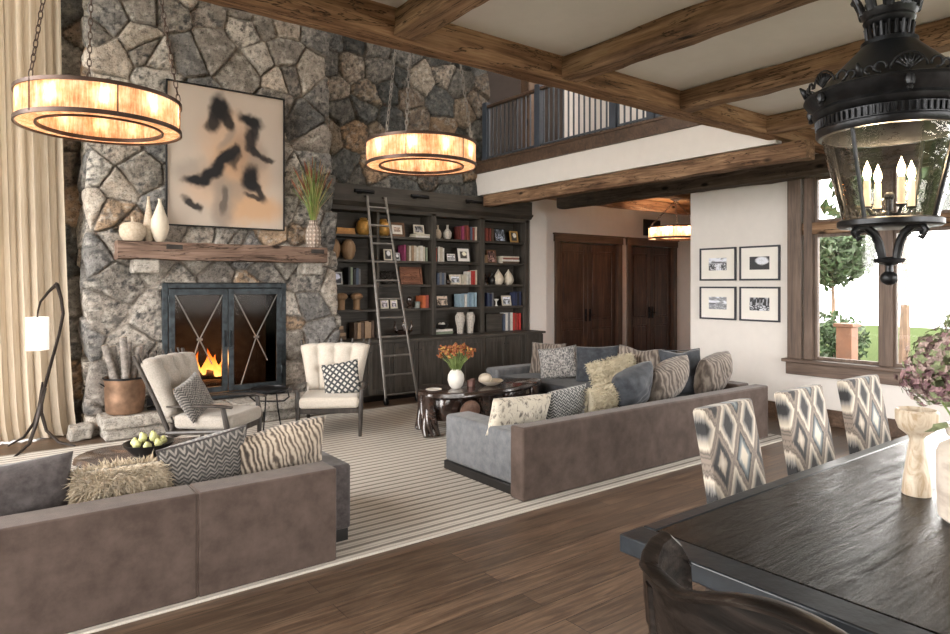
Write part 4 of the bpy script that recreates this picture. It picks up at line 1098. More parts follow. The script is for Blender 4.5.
for i, (bx, by, tx, ty, L, r) in enumerate(((-.03, -.05, -.20, -.02, .74, .036), (-.05, .03, -.11, .04, .72, .030), (.0, -.08, -.03, -.06, .82, .038), (.03, .06, .05, .08, .75, .028), (-.02, .0, .13, .0, .70, .032), (.10, .02, .17, .05, .72, .027), (-.10, .08, -.13, .12, .60, .03))):
    p0 = Vector((bx, by, .03)); p1 = Vector((tx * 1.0, ty, L)); mid = (p0 + p1) / 2 + Vector((.012, .01, 0))
    m_ = MB().tube([p0, mid, p1], [r, r*1.06, r], 12); m_.mi = [1 if len(f) > 4 else 0 for f in m_.f]
    o = m_.build('firewood_log', [M['birch'], M['cutwood']], smooth='auto', loc=(1.25, 7.95, .262))
    tag(o, LN[i], 'log', 'firewood in the copper bucket')
tool = thing('fire_tool_stand', 'black iron fireplace tool stand behind the left armchair on the hearth', 'fire tools', (1.56, 7.98, .262))
MB().lathe([(0, 0), (.09, 0), (.09, .015), (.02, .025), (0, .025)], 24).tube([(0, 0, .02), (0, 0, .62)], .008, 8).ball((0, 0, .63), .018, 10).build('stand', M['iron'], tool, smooth='auto')
for k, x in enumerate((-.06, .06)):
    MB().tube([(x, 0, .08), (x, 0, .56), (0, 0, .58)], .006, 6).box(x - .03, x + .03, -.008, .008, .04, .12).build('tool', M['iron'], tool, smooth='auto')
# things on the mantel ------------------------------------------
ZM = 2.122
t = NT('sandy_pottery'); n = t.noise(t.coord(), 40, 5, .7)
t.bump(n, .5, .006); M['sand'] = t.done(t.ramp(n, [(.3, (.40, .32, .24)), (.7, (.62, .53, .42))]), .85)
o = MB().lathe([(0, 0), (.09, 0), (.125, .05), (.135, .11), (.125, .16), (.09, .195), (.04, .205), (.015, .21), (.012, .235), (.018, .262), (.006, .27), (0, .27)], 32).build('gourd_jar', M['sand'], smooth='auto', loc=(1.33, 7.99, ZM))
tag(o, 'squat sandy gourd-shaped jar leftmost on the mantel', 'jar')
bot = [(0, 0), (.035, 0), (.06, .03), (.07, .12), (.055, .24), (.03, .36), (.018, .44), (.016, .47), (.022, .485), (.014, .48), (0, .47)]
vase('bottle_vase', 'slender pale bottle vase beside the gourd jar on the mantel', (1.50, 8.05, ZM), [(r*.85, z*1.04) for r, z in bot], M['sand'])
vase('bottle_vase', 'teardrop pale bottle vase, third from the left on the mantel', (1.60, 7.97, ZM), [(0, 0), (.04, 0), (.07, .05), (.097, .15), (.085, .25), (.045, .36), (.02, .43), (.018, .465), (.025, .478), (.015, .473), (0, .46)], M['cer'])
def spiral(name):
    t = NT(name); x_, y_, z_ = t.xyz(t.coord())
    a = t.math('ARCTAN2', y_, x_); f1 = t.math('SINE', t.math('ADD', t.math('MULTIPLY', a, 6), t.math('MULTIPLY', z_, 60)))
    f2 = t.math('SINE', t.math('SUBTRACT', t.math('MULTIPLY', a, 6), t.math('MULTIPLY', z_, 60)))
    m_ = t.math('MULTIPLY', f1, f2); t.bump(m_, .8, .01)
    return t.done(t.ramp(m_, [(.35, (.30, .24, .20)), (.6, (.58, .50, .43))]), .8)
vase('carved_vase', 'carved pinkish clay vase at the right end of the mantel', (3.42, 7.99, ZM), [(0, 0), (.07, 0), (.09, .03), (.10, .12), (.095, .22), (.065, .28), (.05, .30), (.055, .33), (.065, .345), (.052, .34), (.04, .30), (0, .29)], spiral('carved_clay'))
gs = thing('dried_grasses', 'tall spray of green grasses with rust tips standing in the carved clay vase', 'grasses', (3.42, 7.99, ZM + .31))
M['grass'] = plain('green_reeds', (.20, .30, .07), .6, var=.4); M['rust'] = plain('rust_seed_heads', (.22, .07, .035), .8, var=.4); M['straw'] = plain('straw', (.45, .34, .17), .7, var=.3)
mb = MB(); m2 = MB(); rn = random.Random(12)
for k in range(150):
    a = rn.uniform(0, 6.283); q = rn.random() ** .7; sp = .29 * q; h = rn.uniform(.45, .92) * (1 - .22 * q)
    tip = Vector((math.cos(a)*sp, math.sin(a)*sp*.42, h))
    mid = Vector((tip.x*.35, tip.y*.35, h*.5)); base = Vector((math.cos(a)*.02, math.sin(a)*.02, 0))
    (mb).tube([base, mid, tip], [.0035, .003, .0012], 4, mi=0 if rn.random() < .7 else 1)
    if rn.random() < .38:
        d = (tip - mid).normalized(); m2.tube([tip - d*.12, tip - d*.05, tip + d*.03], [.003, .007, .002], 5)
mb.build('blades', [M['grass'], M['straw']], gs, smooth=True, fixn=False); m2.build('seed_heads', M['rust'], gs, smooth=True, fixn=False)

# painting: abstract ink and ochre blots on a pale ground
M['paint'] = vcol('painted_canvas', rough=.7, fine=0, bump=.1, bs=150)
def picture(name, label, cat, loc, rot, w, h, colfn, fm_, fw, fd, matw=0, n=120, group=None):
    o = thing(name, label, cat, loc, 0, group); o.rotation_euler = rot
    mb = MB()
    for q in ((-w/2, -w/2 + fw, -h/2, h/2), (w/2 - fw, w/2, -h/2, h/2), (-w/2 + fw, w/2 - fw, -h/2, -h/2 + fw), (-w/2 + fw, w/2 - fw, h/2 - fw, h/2)): mb.box(q[0], q[1], -fd, 0, q[2], q[3])
    mb.build('frame', fm_, o, bevel=min(.003, fw*.2))
    MB().box(-w/2 + fw*.5, w/2 - fw*.5, -fd*.45, -.002, -h/2 + fw*.5, h/2 - fw*.5).build('mount' if matw else 'canvas_back', M['matboard'], o)
    iw, ih = w/2 - fw - matw, h/2 - fw - matw
    if matw: ih = min(ih, iw * .8)
    U, V = np.meshgrid(np.linspace(-1, 1, n), np.linspace(-1, 1, int(n*ih/iw)), indexing='ij')
    P = np.stack([U*iw, 0*U - fd*.45 - .0015, V*ih], -1)
    grid_mesh('print' if matw else 'canvas', P, M['paint'], o, colfn(U, V), smooth=False)
    return o
M['matboard'] = plain('white_mat_board', (.84, .81, .76), .8, var=.02)
def abstract(U, V):
    wx = U + .22 * (fbm(U*2.2 + 5, V*2.2, 70, 4) - .5) + .10 * (fbm(U*7, V*7, 71, 3) - .5)
    wy = V + .22 * (fbm(U*2.2, V*2.2 + 9, 72, 4) - .5) + .10 * (fbm(U*7 + 3, V*7, 73, 3) - .5)
    C = np.array([.50, .43, .37]) * (.88 + .22 * fbm(U*1.3, V*1.3, 74))[..., None]
    def blob(cx, cy, rx, ry, ang, col, k, soft=.5):
        nonlocal C
        rx *= 1.3; ry *= 1.35
        a = R_(ang); dx = wx - cx; dy = (wy - cy) * 1.18
        x = dx*math.cos(a) + dy*math.sin(a); y = -dx*math.sin(a) + dy*math.cos(a)
        d = np.sqrt((x/rx)**2 + (y/ry)**2)
        m_ = (1 - sstep(1 - soft, 1 + soft, d)) * k; C = C*(1 - m_[..., None]) + np.array(col) * m_[..., None]
    och = (.55, .33, .18); pk = (.56, .39, .28); gry = (.26, .22, .19); blk = (.012, .011, .013)
    for b in ((-.10, .22, .30, .34, 0, pk, .8), (.1, -.2, .36, .34, 0, och, .75), (-.42, -.45, .25, .2, 0, pk, .7), (.45, -.72, .45, .2, 0, och, .8), (.05, .45, .25, .22, 0, pk, .7), (.3, .05, .25, .3, 0, (.34, .22, .15), .7), (-.1, -.7, .14, .34, 0, gry, .8), (-.62, -.2, .16, .16, 0, gry, .5), (.55, -.2, .2, .22, 0, pk, .5), (-.25, -.30, .14, .2, 0, gry, .5), (.15, -.48, .2, .12, 20, gry, .6), (.5, -.1, .12, .25, -20, gry, .6), (-.05, .25, .06, .2, -25, gry, .6)): blob(*b, soft=.6)
    for b in ((-.14, .70, .155, .15, 0, blk, 1), (-.26, .50, .08, .13, -10, blk, .95), (-.04, .52, .07, .13, 10, blk, .95), (.38, .60, .16, .10, -15, blk, 1), (.47, .44, .07, .12, 0, blk, .95), (.38, .30, .08, .14, 10, blk, .95), (.50, .10, .15, .06, -28, blk, .95), (.72, .05, .10, .04, 25, blk, .9),
              (.10, .06, .10, .07, 60, blk, .95), (-.05, -.06, .18, .08, 35, blk, 1), (-.28, -.22, .26, .09, 30, blk, 1), (-.52, -.32, .16, .06, 0, blk, 1), (.40, -.28, .13, .16, -20, blk, 1), (.52, -.42, .20, .06, -55, blk, .95), (.46, -.55, .12, .035, -10, blk, .9), (-.62, -.68, .13, .045, -40, blk, .95), (-.08, -.6, .05, .14, 0, blk, .55), (.16, -.02, .05, .12, -20, blk, .8)): blob(*b, soft=.42)
    return C
picture('abstract_painting', 'large abstract painting of black and ochre blots hanging on the stone chimney', 'painting', (2.37, 8.085, 3.15), (0, 0, 0), 1.38, 1.66, abstract, M['iron'], .014, .05, n=240)

# four small landscapes on the picture wall (their fronts face -X)
def bw(kind):
    def f(U, V):
        n1 = fbm(U*2.2 + kind*7, V*4, 100 + kind, 5); n2 = fbm(U*9 + kind, V*9, 120 + kind, 4)
        if kind == 0: g = np.where(V > .1, .15 + .8*sstep(.35, .7, n1 + .2*V - .25*(abs(V - .15) < .25)), .08 + .75*sstep(.45, .75, n2 + .35*np.exp(-((U-.1)/.3)**2)))
        elif kind == 1: g = .06 + .85 * sstep(.0, .25, .75 - np.hypot(U - .25, V - .35) + .25*(n1 - .5)) * (.6 + .6*n2)
        elif kind == 2: g = np.where(V > -.05, .3 + .7*sstep(.3, .65, n1), .12 + .35*n1 + .3*sstep(.55, .7, n2)) * (1 - .8 * ((abs(V + .05) < .06) & (U < -.2)))
        else: g = np.where(V > -.2, .05 + .5*sstep(.45, .7, vnoise(U*14, V*2, 7))*(.4 + n2), .04 + .75*sstep(.5, .72, n2 + .2*np.exp(-((U-.3)/.25)**2)))
        g = np.clip(g, .02, .9); return np.stack([g*.93, g*.96, g*1.05], -1)
    return f
M['bframe'] = plain('dark_navy_frame', (.03, .032, .045), .4, var=.1)
for i, (yc, zc, w_, l) in enumerate(((5.06, 1.915, .54, 'upper left of the four framed landscapes, a lake under pale mountains'), (4.47, 1.915, .54, 'upper right of the four framed landscapes, a bright snowy slope'), (5.06, 1.395, .54, 'lower left of the four framed landscapes, streaked cloud over water'), (4.47, 1.395, .54, 'lower right of the four framed landscapes, dark trees by water'))):
    picture('framed_photograph', l, 'framed picture', (7.898, yc, zc), (0, 0, R_(-90)), w_, .44, bw(i), M['bframe'], .022, .028, matw=.115, n=70, group='four framed landscapes on the white wall')

# bookcase --------------------------------------------------------
bk = thing('bookcase', 'dark built-in bookcase with cabinets below, filling the wall right of the chimney', 'bookcase', (3.86, 8.84, 0))
X0 = 3.86; bs_ = M['shelf']; bv = M['shelf_v']
bx_ = lambda x: x - X0
YB0 = -.35; Yc0 = -.72   # fronts, relative to y = 8.84
SH = [2.36, 2.00, 1.64, 1.28]
MB().box(0, 7.55 - X0, -.03, 0, .86, 2.74).build('back_panel', bs_, bk)
for xa, xb, y0 in ((3.86, 3.90, YB0), (4.63, 4.67, YB0 + .03), (5.56, 5.64, YB0 - .01), (6.51, 6.59, YB0 - .01), (7.48, 7.56, YB0 - .01)):
    MB().box(bx_(xa), bx_(xb), y0, 0, .86, 2.74).build('upright', bv, bk, bevel=.003)
for a, b in ((3.90, 4.63), (4.67, 5.56), (5.64, 6.51), (6.59, 7.48)):
    for z in SH: MB().box(bx_(a), bx_(b), YB0 + .02, -.03, z - .035, z).build('shelf', bs_, bk, bevel=.002)
MB().box(0, bx_(7.56), YB0 - .01, 0, 2.70, 2.78).build('top_rail', bs_, bk, bevel=.003)
MB().prism([(YB0 - .02, 2.76), (YB0 - .08, 2.82), (YB0 - .08, 2.84), (0, 2.84), (0, 2.76)], 'x', 0, bx_(7.60)).build('cornice', bs_, bk)
MB().box(-.02, bx_(7.60), Yc0 - .02, 0, .825, .86).build('counter', bs_, bk, bevel=.004)
MB().box(0, bx_(7.56), Yc0 + .02, 0, .09, .825).build('cabinet_carcass', bs_, bk)
MB().box(.02, bx_(7.54), Yc0 + .08, 0, 0, .09).build('toe_kick', M['dark'], bk)
nd = 9; dw = (7.56 - 3.86) / nd
for i in range(nd):
    a = i * dw + .006; b = (i + 1) * dw - .006
    mb = MB().box(a + .06, b - .06, Yc0 + .008, Yc0 + .02, .17, .745)
    for q in ((a, a + .065, .11, .81), (b - .065, b, .11, .81), (a + .065, b - .065, .11, .18), (a + .065, b - .065, .74, .81)): mb.box(q[0], q[1], Yc0 - .004, Yc0 + .018, q[2], q[3])
    d = mb.build('cabinet_door', bv, bk, bevel=.003)
    kx = b - .03 if i % 2 == 0 else a + .03
    MB().ball((kx, Yc0 - .016, .70), .010, 10).build('knob', M['iron'], d, smooth=True)
PL = ['nearest the chimney', 'in the middle', 'at the right end']
for i, px in enumerate((4.30, 5.22, 6.22)):
    l = thing('picture_light', 'black tubular picture light above the bookcase, ' + PL[i], 'picture light', (px, 8.44, 2.96), 0, 'picture lights above the bookcase')
    MB().tube([(0, 0, 0), (0, -.12, .02), (0, -.16, 0)], .008, 8).cbox((0, -.006, 0), (.06, .012, .06)).build('bracket', M['iron'], l, smooth='auto')
    MB().tube([(-.15, -.16, -.01), (.15, -.16, -.01)], .026, 14).build('lamp_tube', M['iron'], l, smooth='auto')

# library ladder
ld = thing('library_ladder', 'tall grey metal library ladder leaning on the bookcase on two wheels', 'ladder', (0, 0, 0))
bl, brt = Vector((4.40, 7.84, .05)), Vector((4.90, 7.84, .05)); tl, tr_ = Vector((4.385, 8.36, 2.90)), Vector((4.68, 8.36, 2.90))
def LP(s, k): return (bl if s < 0 else brt).lerp(tl if s < 0 else tr_, k)
ld.location = (4.65, 7.84, 0); off = Vector(ld.location)
for s in (-1, 1):
    p0, p1 = LP(s, 0) - off, LP(s, 1) - off
    MB().tube([p0, p1], .021, 8, flat=.7).build('side_rail', M['lad'], ld, smooth='auto')
    MB().tube([p0 + Vector((-.015, 0, .0)), p0 + Vector((.015, 0, .0))], .05, 20).build('wheel', M['iron'], ld, smooth='auto')
    MB().tube([p1 + Vector((0, 0, -.02)), p1 + Vector((0, .08, .01)), p1 + Vector((0, .10, -.06))], .01, 8).build('hook', M['iron'], ld, smooth='auto')
for k in range(11):
    q = .03 + k * .0915
    MB().tube([LP(-1, q) - off, LP(1, q) - off], .014, 8).build('rung', M['lad'], ld, smooth='auto')
rl = MB().tube([(3.9, 8.47, 2.87), (7.5, 8.47, 2.87)], .012, 8)
for xx in (4.1, 5.6, 7.3): rl.tube([(xx, 8.47, 2.87), (xx, 8.50, 2.87)], .01, 6)
o = rl.build('ladder_track', M['iron'], smooth='auto'); tag(o, 'thin black steel rail along the top of the bookcase carrying the ladder', 'rail')

# books and ornaments ----------------------------------------------
M['pages'] = plain('book_pages', (.70, .64, .54), .9, var=.08, vs=60)
CV = {}
def cover(c, nm):
    if nm not in CV: CV[nm] = plain('cover_' + nm.replace(' ', '_'), c, .6, var=.15, vs=25)
    return CV[nm]
def book_mb(w, d, h):
    """standing book: spine faces -Y; w thickness along X, d depth, h height"""
    c = .003
    return MB().box(-w/2, -w/2 + c, 0, d, 0, h, 0).box(w/2 - c, w/2, 0, d, 0, h, 0).box(-w/2, w/2, 0, c*1.3, 0, h, 0).box(-w/2 + c, w/2 - c, c, d - .006, .004, h - .004, 1)
ORD = ['first', 'second', 'third', 'fourth', 'fifth', 'sixth', 'seventh', 'eighth', 'ninth', 'tenth']
def books(x0, x1, z, cols, hh, where, group, y=8.53, seed=0, lean=0):
    """cols: list of (colour name, rgb)"""
    rn = random.Random(seed); n = len(cols); ws = [rn.uniform(.8, 1.2) for _ in cols]; tot = sum(ws); x = x0
    for i, (nm, c) in enumerate(cols):
        w = (x1 - x0) * ws[i] / tot; h = hh * rn.uniform(.88, 1.0); d = rn.uniform(.15, .20)
        o = book_mb(w * .95, d, h).build('book', [cover(c, nm), M['pages']], loc=(x + w/2, y + rn.uniform(0, .02), z + .001), bevel=0)
        tag(o, f'{nm} book, {ORD[i]} from left {where}', 'book', group)
        x += w
def flat_books(x, z, items, where, group, y=8.53, seed=0):
    rn = random.Random(seed); zz = z + .001
    pos = ['bottom', 'second', 'third', 'fourth'] 
    for i, (nm, c, w, t_) in enumerate(items):
        c_ = .003; d = .19
        m_ = MB().box(-w/2, w/2, 0, d, 0, c_, 0).box(-w/2, w/2, 0, d, t_ - c_, t_, 0).box(-w/2, w/2, 0, .004, 0, t_, 0).box(-w/2 + .004, w/2 - .004, .004, d - .005, c_, t_ - c_, 1)
        o = m_.build('book', [cover(c, nm), M['pages']], loc=(x, y, zz), rot=(0, 0, rn.uniform(-.05, .05)))
        p_ = 'top' if i == len(items) - 1 else pos[i]
        tag(o, f'{nm} book, {p_} of the flat pile {where}', 'book', group); zz += t_ + .001
    return zz
RED = ('burgundy', (.16, .035, .03)); RED2 = ('dull red', (.30, .07, .05)); CRM = ('cream', (.60, .54, .44)); WHT = ('white', (.72, .69, .64)); BLU = ('pale blue', (.30, .42, .50)); NVY = ('navy', (.03, .04, .09)); GRY = ('grey', (.20, .20, .21)); GRN = ('sage green', (.22, .26, .19)); TAN = ('tan', (.36, .24, .15)); BRN = ('brown', (.12, .075, .05)); ORG = ('orange', (.55, .14, .05)); MAG = ('magenta', (.30, .05, .13)); BRT = ('bright red', (.50, .045, .04)); BLK = ('black', (.02, .02, .022)); SLT = ('slate', (.10, .13, .19))
zA, zB, zC, zD, zE = SH + [.86]
flat_books(4.14, zA, [('ochre', (.42, .20, .06), .30, .035), ('amber', (.50, .25, .07), .28, .05)], 'on the top shelf by the chimney', 'flat books on the top shelf')
flat_books(5.44, zA, [WHT + (.28, .03), CRM + (.26, .028)], 'on the top shelf in the second bay', 'flat books on the top shelf')
books(6.13, 6.48, zA, [RED, MAG, RED, RED2, RED, SLT, RED2, CRM], .235, 'in the top-shelf row of the third bay', 'books on the top shelf', seed=1)
books(6.62, 6.83, zA, [RED, RED2, RED, RED2, BRN], .22, 'in the top-shelf row of the fourth bay', 'books on the top shelf', seed=2)
books(5.10, 5.52, zB, [MAG, BRN, CRM, TAN, CRM, WHT, CRM, WHT, CRM, GRN], .24, 'in the second-shelf row, second bay', 'books on the second shelf', seed=3)
books(5.66, 5.84, zB, [RED2, WHT, CRM, WHT], .24, 'in the second-shelf row of the third bay', 'books on the second shelf', seed=4)
flat_books(7.20, zB, [BRN + (.36, .03), WHT + (.38, .035), RED2 + (.34, .022), CRM + (.36, .03)], 'on the second shelf of the fourth bay', 'flat books on the second shelf')
books(4.18, 4.38, zC, [BLK, GRN, BLK, SLT, GRY], .25, 'in the middle-shelf row beside the ladder', 'books on the middle shelf', seed=5)
books(5.70, 5.87, zC, [SLT, GRY, SLT, GRY], .20, 'in the middle-shelf row of the third bay', 'books on the middle shelf', seed=6)
books(6.22, 6.31, zC, [CRM, WHT], .17, 'beside the ivory frame, middle shelf', 'books on the middle shelf', seed=7)
books(6.33, 6.48, zC, [WHT, BRT, BRT, CRM], .24, 'at the right end of the third bay, middle shelf', 'books on the middle shelf', seed=8)
books(5.42, 5.54, zD, [ORG, RED2], .21, 'in the fourth-shelf pair, second bay', 'books on the fourth shelf', seed=9)
books(6.14, 6.47, zD, [BLU, BLU, WHT, BLU, ('steel blue', (.2, .3, .4)), BLU, BLU], .23, 'in the pale row on the fourth shelf', 'books on the fourth shelf', seed=10)
books(6.68, 6.82, zD, [NVY, SLT, NVY, GRY], .23, 'in the fourth-shelf row of the fourth bay', 'books on the fourth shelf', seed=11)
books(7.30, 7.44, zD, [NVY, BLK, NVY], .25, 'in the dark row by the end upright', 'books on the fourth shelf', seed=12)
books(4.27, 4.60, zE, [BRN, TAN, BRN, TAN, TAN, BRN], .26, 'in the counter row behind the ladder', 'books on the counter', seed=13)
flat_books(4.02, zE, [BRN + (.26, .05), TAN + (.24, .045), BRN + (.18, .05), TAN + (.16, .045)], 'on the counter by the chimney', 'flat books on the counter')
books(7.04, 7.43, zE, [SLT, WHT, GRY, WHT, BRT, RED2, BRT, BRT], .31, 'in the red and white counter row', 'books on the counter', seed=14)
flat_books(5.83, zE, [GRN + (.34, .04), WHT + (.32, .035)], 'on the counter in the third bay', 'flat books on the counter')

def photo_stand(label, x, z, w, h, fc, ic, y=8.60, fw=.02, mat_=.0, name='photo_frame', lean=-10, rz=0):
    o = thing(name, label, 'picture frame', (x, y, z + .002), rz); o.rotation_euler = (R_(lean), 0, rz)
    mb = MB()
    for q in ((-w/2, -w/2 + fw, 0, h), (w/2 - fw, w/2, 0, h), (-w/2 + fw, w/2 - fw, 0, fw), (-w/2 + fw, w/2 - fw, h - fw, h)): mb.box(q[0], q[1], -.012, .004, q[2], q[3])
    mb.build('frame', cover(fc[1], fc[0] + ' frame'), o, bevel=.002)
    MB().box(-w/2 + fw*.8, w/2 - fw*.8, -.005, .0, fw*.8, h - fw*.8).build('mount', M['matboard'], o)
    iw, ih = w/2 - fw - mat_, h/2 - fw - mat_
    k = abs(hash_(label)) % 4
    U, V = np.meshgrid(np.linspace(-1, 1, 24), np.linspace(-1, 1, 20), indexing='ij')
    C = bw(k)(U, V) * np.array(ic)
    grid_mesh('print', np.stack([U*iw, 0*U - .0062, V*ih + h/2], -1), M['paint'], o, C, smooth=False)
    return o
def hash_(s): return sum((i + 1) * ord(c) for i, c in enumerate(s))
FB = ('black', (.02, .018, .018)); FBR = ('brown', (.14, .07, .035)); FW = ('ivory', (.66, .60, .5)); FG = ('gilt', (.45, .25, .07)); FS = ('silver', (.4, .4, .4))
photo_stand('brown wooden photo frame on the top shelf of the second bay', 5.02, zA, .26, .22, FBR, (1.2, .9, .7), mat_=.035, fw=.04)
photo_stand('small white photo frame standing on two flat books, top shelf', 5.40, zA + .062, .19, .14, FW, (1, .95, .9), fw=.022)
photo_stand('silver-edged photo frame on the top shelf of the fourth bay', 7.02, zA, .24, .23, FB, (1.1, 1.2, 1.35), fw=.018)
photo_stand('small gilt photo frame at the right end of the top shelf', 7.33, zA, .18, .20, FG, (1.3, 1.2, 1), fw=.03)
photo_stand('pale photo frame partly behind the ladder on the second shelf', 4.86, zB, .14, .17, FW, (1, .95, .9))
photo_stand('little square photo frame right of the pale one, second shelf', 5.01, zB, .11, .12, FS, (1, .95, .9))
photo_stand('small dark photo frame with pale print, second shelf of third bay', 6.01, zB, .20, .15, FB, (1.2, 1.15, 1.1), mat_=.01)
photo_stand('larger ivory photo frame with black edge, second shelf of third bay', 6.26, zB, .26, .24, FB, (1.3, 1.2, .9), mat_=.05, fw=.014)
photo_stand('brown picture frame leaning on the second shelf of the fourth bay', 6.84, zB, .20, .22, FBR, (1, .6, .5))
photo_stand('silver photo frame at the chimney end of the middle shelf', 4.00, zC, .24, .18, FS, (1, 1, 1.1))
photo_stand('ivory photo frame on the middle shelf of the third bay', 6.09, zC, .22, .16, FW, (1, 1, 1), fw=.03)
photo_stand('small white photo frame behind the ladder on the fourth shelf', 4.80, zD, .14, .14, FW, (1, .9, .9))
photo_stand('small white photo frame right of its twin on the fourth shelf', 4.96, zD, .12, .13, FW, (1, .9, .9))
photo_stand('wide black photo frame on the fourth shelf of the third bay', 5.84, zD, .26, .21, FB, (1, .8, .6), fw=.03)
photo_stand('white photo frame on the fourth shelf of the fourth bay', 7.16, zD, .20, .17, FW, (1.1, 1.1, 1.1), fw=.02)
# carved panel
cp = thing('wood_carving', 'carved reddish wooden panel leaning on the middle shelf of the second bay', 'carving', (5.28, 8.62, zC + .002)); cp.rotation_euler = (R_(-12), 0, 0)
mb = MB()
for q in ((-.19, -.16, 0, .27), (.16, .19, 0, .27), (-.16, .16, 0, .03), (-.16, .16, .24, .27)): mb.box(q[0], q[1], -.03, 0, q[2], q[3])
CW = wood('carved_red_wood', [(.07, .025, .014), (.22, .09, .05), (.36, .17, .10)], rough=.5, bump=.4)
mb.build('frame', CW, cp, bevel=.003)
mb = MB().box(-.16, .16, -.008, 0, .03, .24); rn = random.Random(6)
for k in range(16):
    a = rn.uniform(0, 6.28); c = (rn.uniform(-.11, .11), rn.uniform(.07, .20)); q = rn.uniform(.03, .06)
    mb.tube([(c[0] + math.cos(a + w_)*q, -.012, c[1] + math.sin(a + w_)*q*.6) for w_ in (0, .6, 1.2, 1.8, 2.4)], .008, 6)
mb.build('relief', CW, cp, smooth='auto')
# ornaments
M['gold'] = plain('amber_glass', (.45, .24, .055), .3, .3, var=.5, vs=14)
M['woodlite'] = wood('turned_light_wood', [(.16, .09, .045), (.28, .17, .09), (.38, .25, .15)], axis=2, rough=.6)
M['spot'] = pat_spots('speckled_ceramic', (.22, .19, .165), (.50, .46, .41), 60, .36, .5)
jar = [(0, 0), (.06, 0), (.10, .05), (.11, .12), (.10, .18), (.07, .22), (.05, .23), (.055, .25), (.03, .26), (0, .262)]
vase('ginger_jar', 'amber glazed ginger jar left behind the ladder, top shelf', (4.47, 8.64, zA + .001), jar, M['gold'], cat='jar', group='amber jars on the top shelf')
vase('ginger_jar', 'amber glazed ginger jar seen between the ladder rails, top shelf', (4.80, 8.64, zA + .001), jar, M['gold'], cat='jar', group='amber jars on the top shelf')
ov = [(0, 0), (.05, 0), (.085, .05), (.105, .13), (.10, .20), (.07, .265), (.045, .28), (.05, .29), (.03, .285), (0, .28)]
vase('oval_vase', 'brown oval wooden vase nearest the chimney, second shelf', (3.995, 8.62, zB + .001), [(r*.9, z) for r, z in ov], M['woodlite'])
vase('oval_vase', 'brown oval wooden vase left of the ladder, second shelf', (4.22, 8.62, zB + .001), ov, M['woodlite'])
lv = [(0, 0), (.035, 0), (.055, .04), (.058, .09), (.04, .13), (.017, .155), (.015, .20), (.022, .215), (.012, .21), (0, .2)]
vase('long_neck_vase', 'tan long-necked vase on the top shelf of the third bay', (5.75, 8.6, zA + .001), lv, M['sand'])
vase('long_neck_vase', 'white patterned long-necked vase beside the tan one, top shelf', (5.92, 8.58, zA + .001), [(r*1.2, z*1.05) for r, z in lv], M['spot'])
td = [(0, 0), (.05, 0), (.085, .04), (.095, .09), (.075, .15), (.04, .20), (.015, .235), (.008, .255), (0, .26)]
vase('teardrop_jar', 'cream teardrop jar, left one of the pair on the middle shelf', (6.96, 8.58, zC + .001), td, M['cer'], cat='jar', group='teardrop jars')
vase('teardrop_jar', 'cream teardrop jar, right one of the pair on the middle shelf', (7.18, 8.58, zC + .001), td, M['cer'], cat='jar', group='teardrop jars')
vase('dark_bottle', 'black squat bottle on the middle shelf of the fourth bay', (6.84, 8.6, zC + .001), lv, M['dark'], cat='bottle')
vase('dark_figurine', 'dark rounded figurine left of the black bottle, middle shelf', (6.70, 8.6, zC + .001), [(0, 0), (.05, 0), (.05, .015), (.03, .03), (.045, .08), (.02, .11), (.03, .14), (0, .17)], M['root'], cat='figurine')
mush = [(0, 0), (.055, 0), (.05, .03), (.05, .13), (.06, .15), (.085, .165), (.092, .195), (.075, .225), (.035, .24), (0, .242)]
vase('wood_mushroom', 'turned mushroom-shaped wooden sculpture nearest the chimney', (4.09, 8.58, zD + .001), mush, M['woodlite'], cat='sculpture', group='mushroom sculptures')
vase('wood_mushroom', 'turned mushroom-shaped wooden sculpture beside the ladder rail', (4.33, 8.58, zD + .001), mush, M['woodlite'], cat='sculpture', group='mushroom sculptures')
tv = [(0, 0), (.045, 0), (.05, .02), (.055, .10), (.078, .20), (.08, .27), (.06, .31), (.05, .32), (.055, .335), (.04, .33), (0, .32)]
vase('speckled_vase', 'tall speckled grey vase, left one of the pair on the counter', (6.11, 8.5, zE + .001), tv, M['spot'], group='speckled vases on the counter')
vase('speckled_vase', 'tall speckled grey vase, right one of the pair on the counter', (6.31, 8.5, zE + .001), tv, M['spot'], group='speckled vases on the counter')
vase('trumpet_vase', 'tiny white trumpet vase among the navy books, fourth shelf', (6.90, 8.56, zD + .001), [(0, 0), (.025, 0), (.012, .03), (.012, .07), (.045, .12), (.04, .12), (0, .06)], M['wcer'])
vase('small_clock', 'small dark round clock on the fourth shelf of the second bay', (5.22, 8.58, zD + .001), [(0, 0), (.05, 0), (.045, .02), (.02, .04), (.05, .09), (.045, .15), (.01, .18), (0, .18)], M['root'], cat='ornament')
vase('grey_cup', 'small grey stoneware cup left of the orange books', (5.36, 8.58, zD + .001), [(0, 0), (.04, 0), (.045, .1), (.038, .1), (.03, .01), (0, .01)], plain('grey_stoneware', (.22, .24, .22), .6), cat='cup')
vase('dark_ball', 'small dark wooden ball on the middle shelf of the third bay', (5.94, 8.58, zC + .001), [(0, 0), (.02, .004), (.04, .03), (.04, .05), (.02, .076), (0, .08)], M['root'], cat='ball')
vase('round_box', 'small brown round box beside the leaning frame, second shelf', (6.67, 8.58, zB + .001), [(0, 0), (.05, 0), (.05, .11), (.052, .11), (.052, .13), (0, .135)], M['woodlite'], cat='box')
ob = MB().box(-.17, .17, 0, .2, 0, .26).box(-.18, .18, -.01, .21, .26, .29).build('storage_box', M['shelf'], loc=(6.84, 8.54, zE + .001), bevel=.005); tag(ob, 'dark lidded storage box on the counter of the fourth bay', 'box')
wb = thing('wire_sculpture', 'tangled dark wire sculpture behind the ladder on the middle shelf', 'sculpture', (4.86, 8.62, zC + .012))
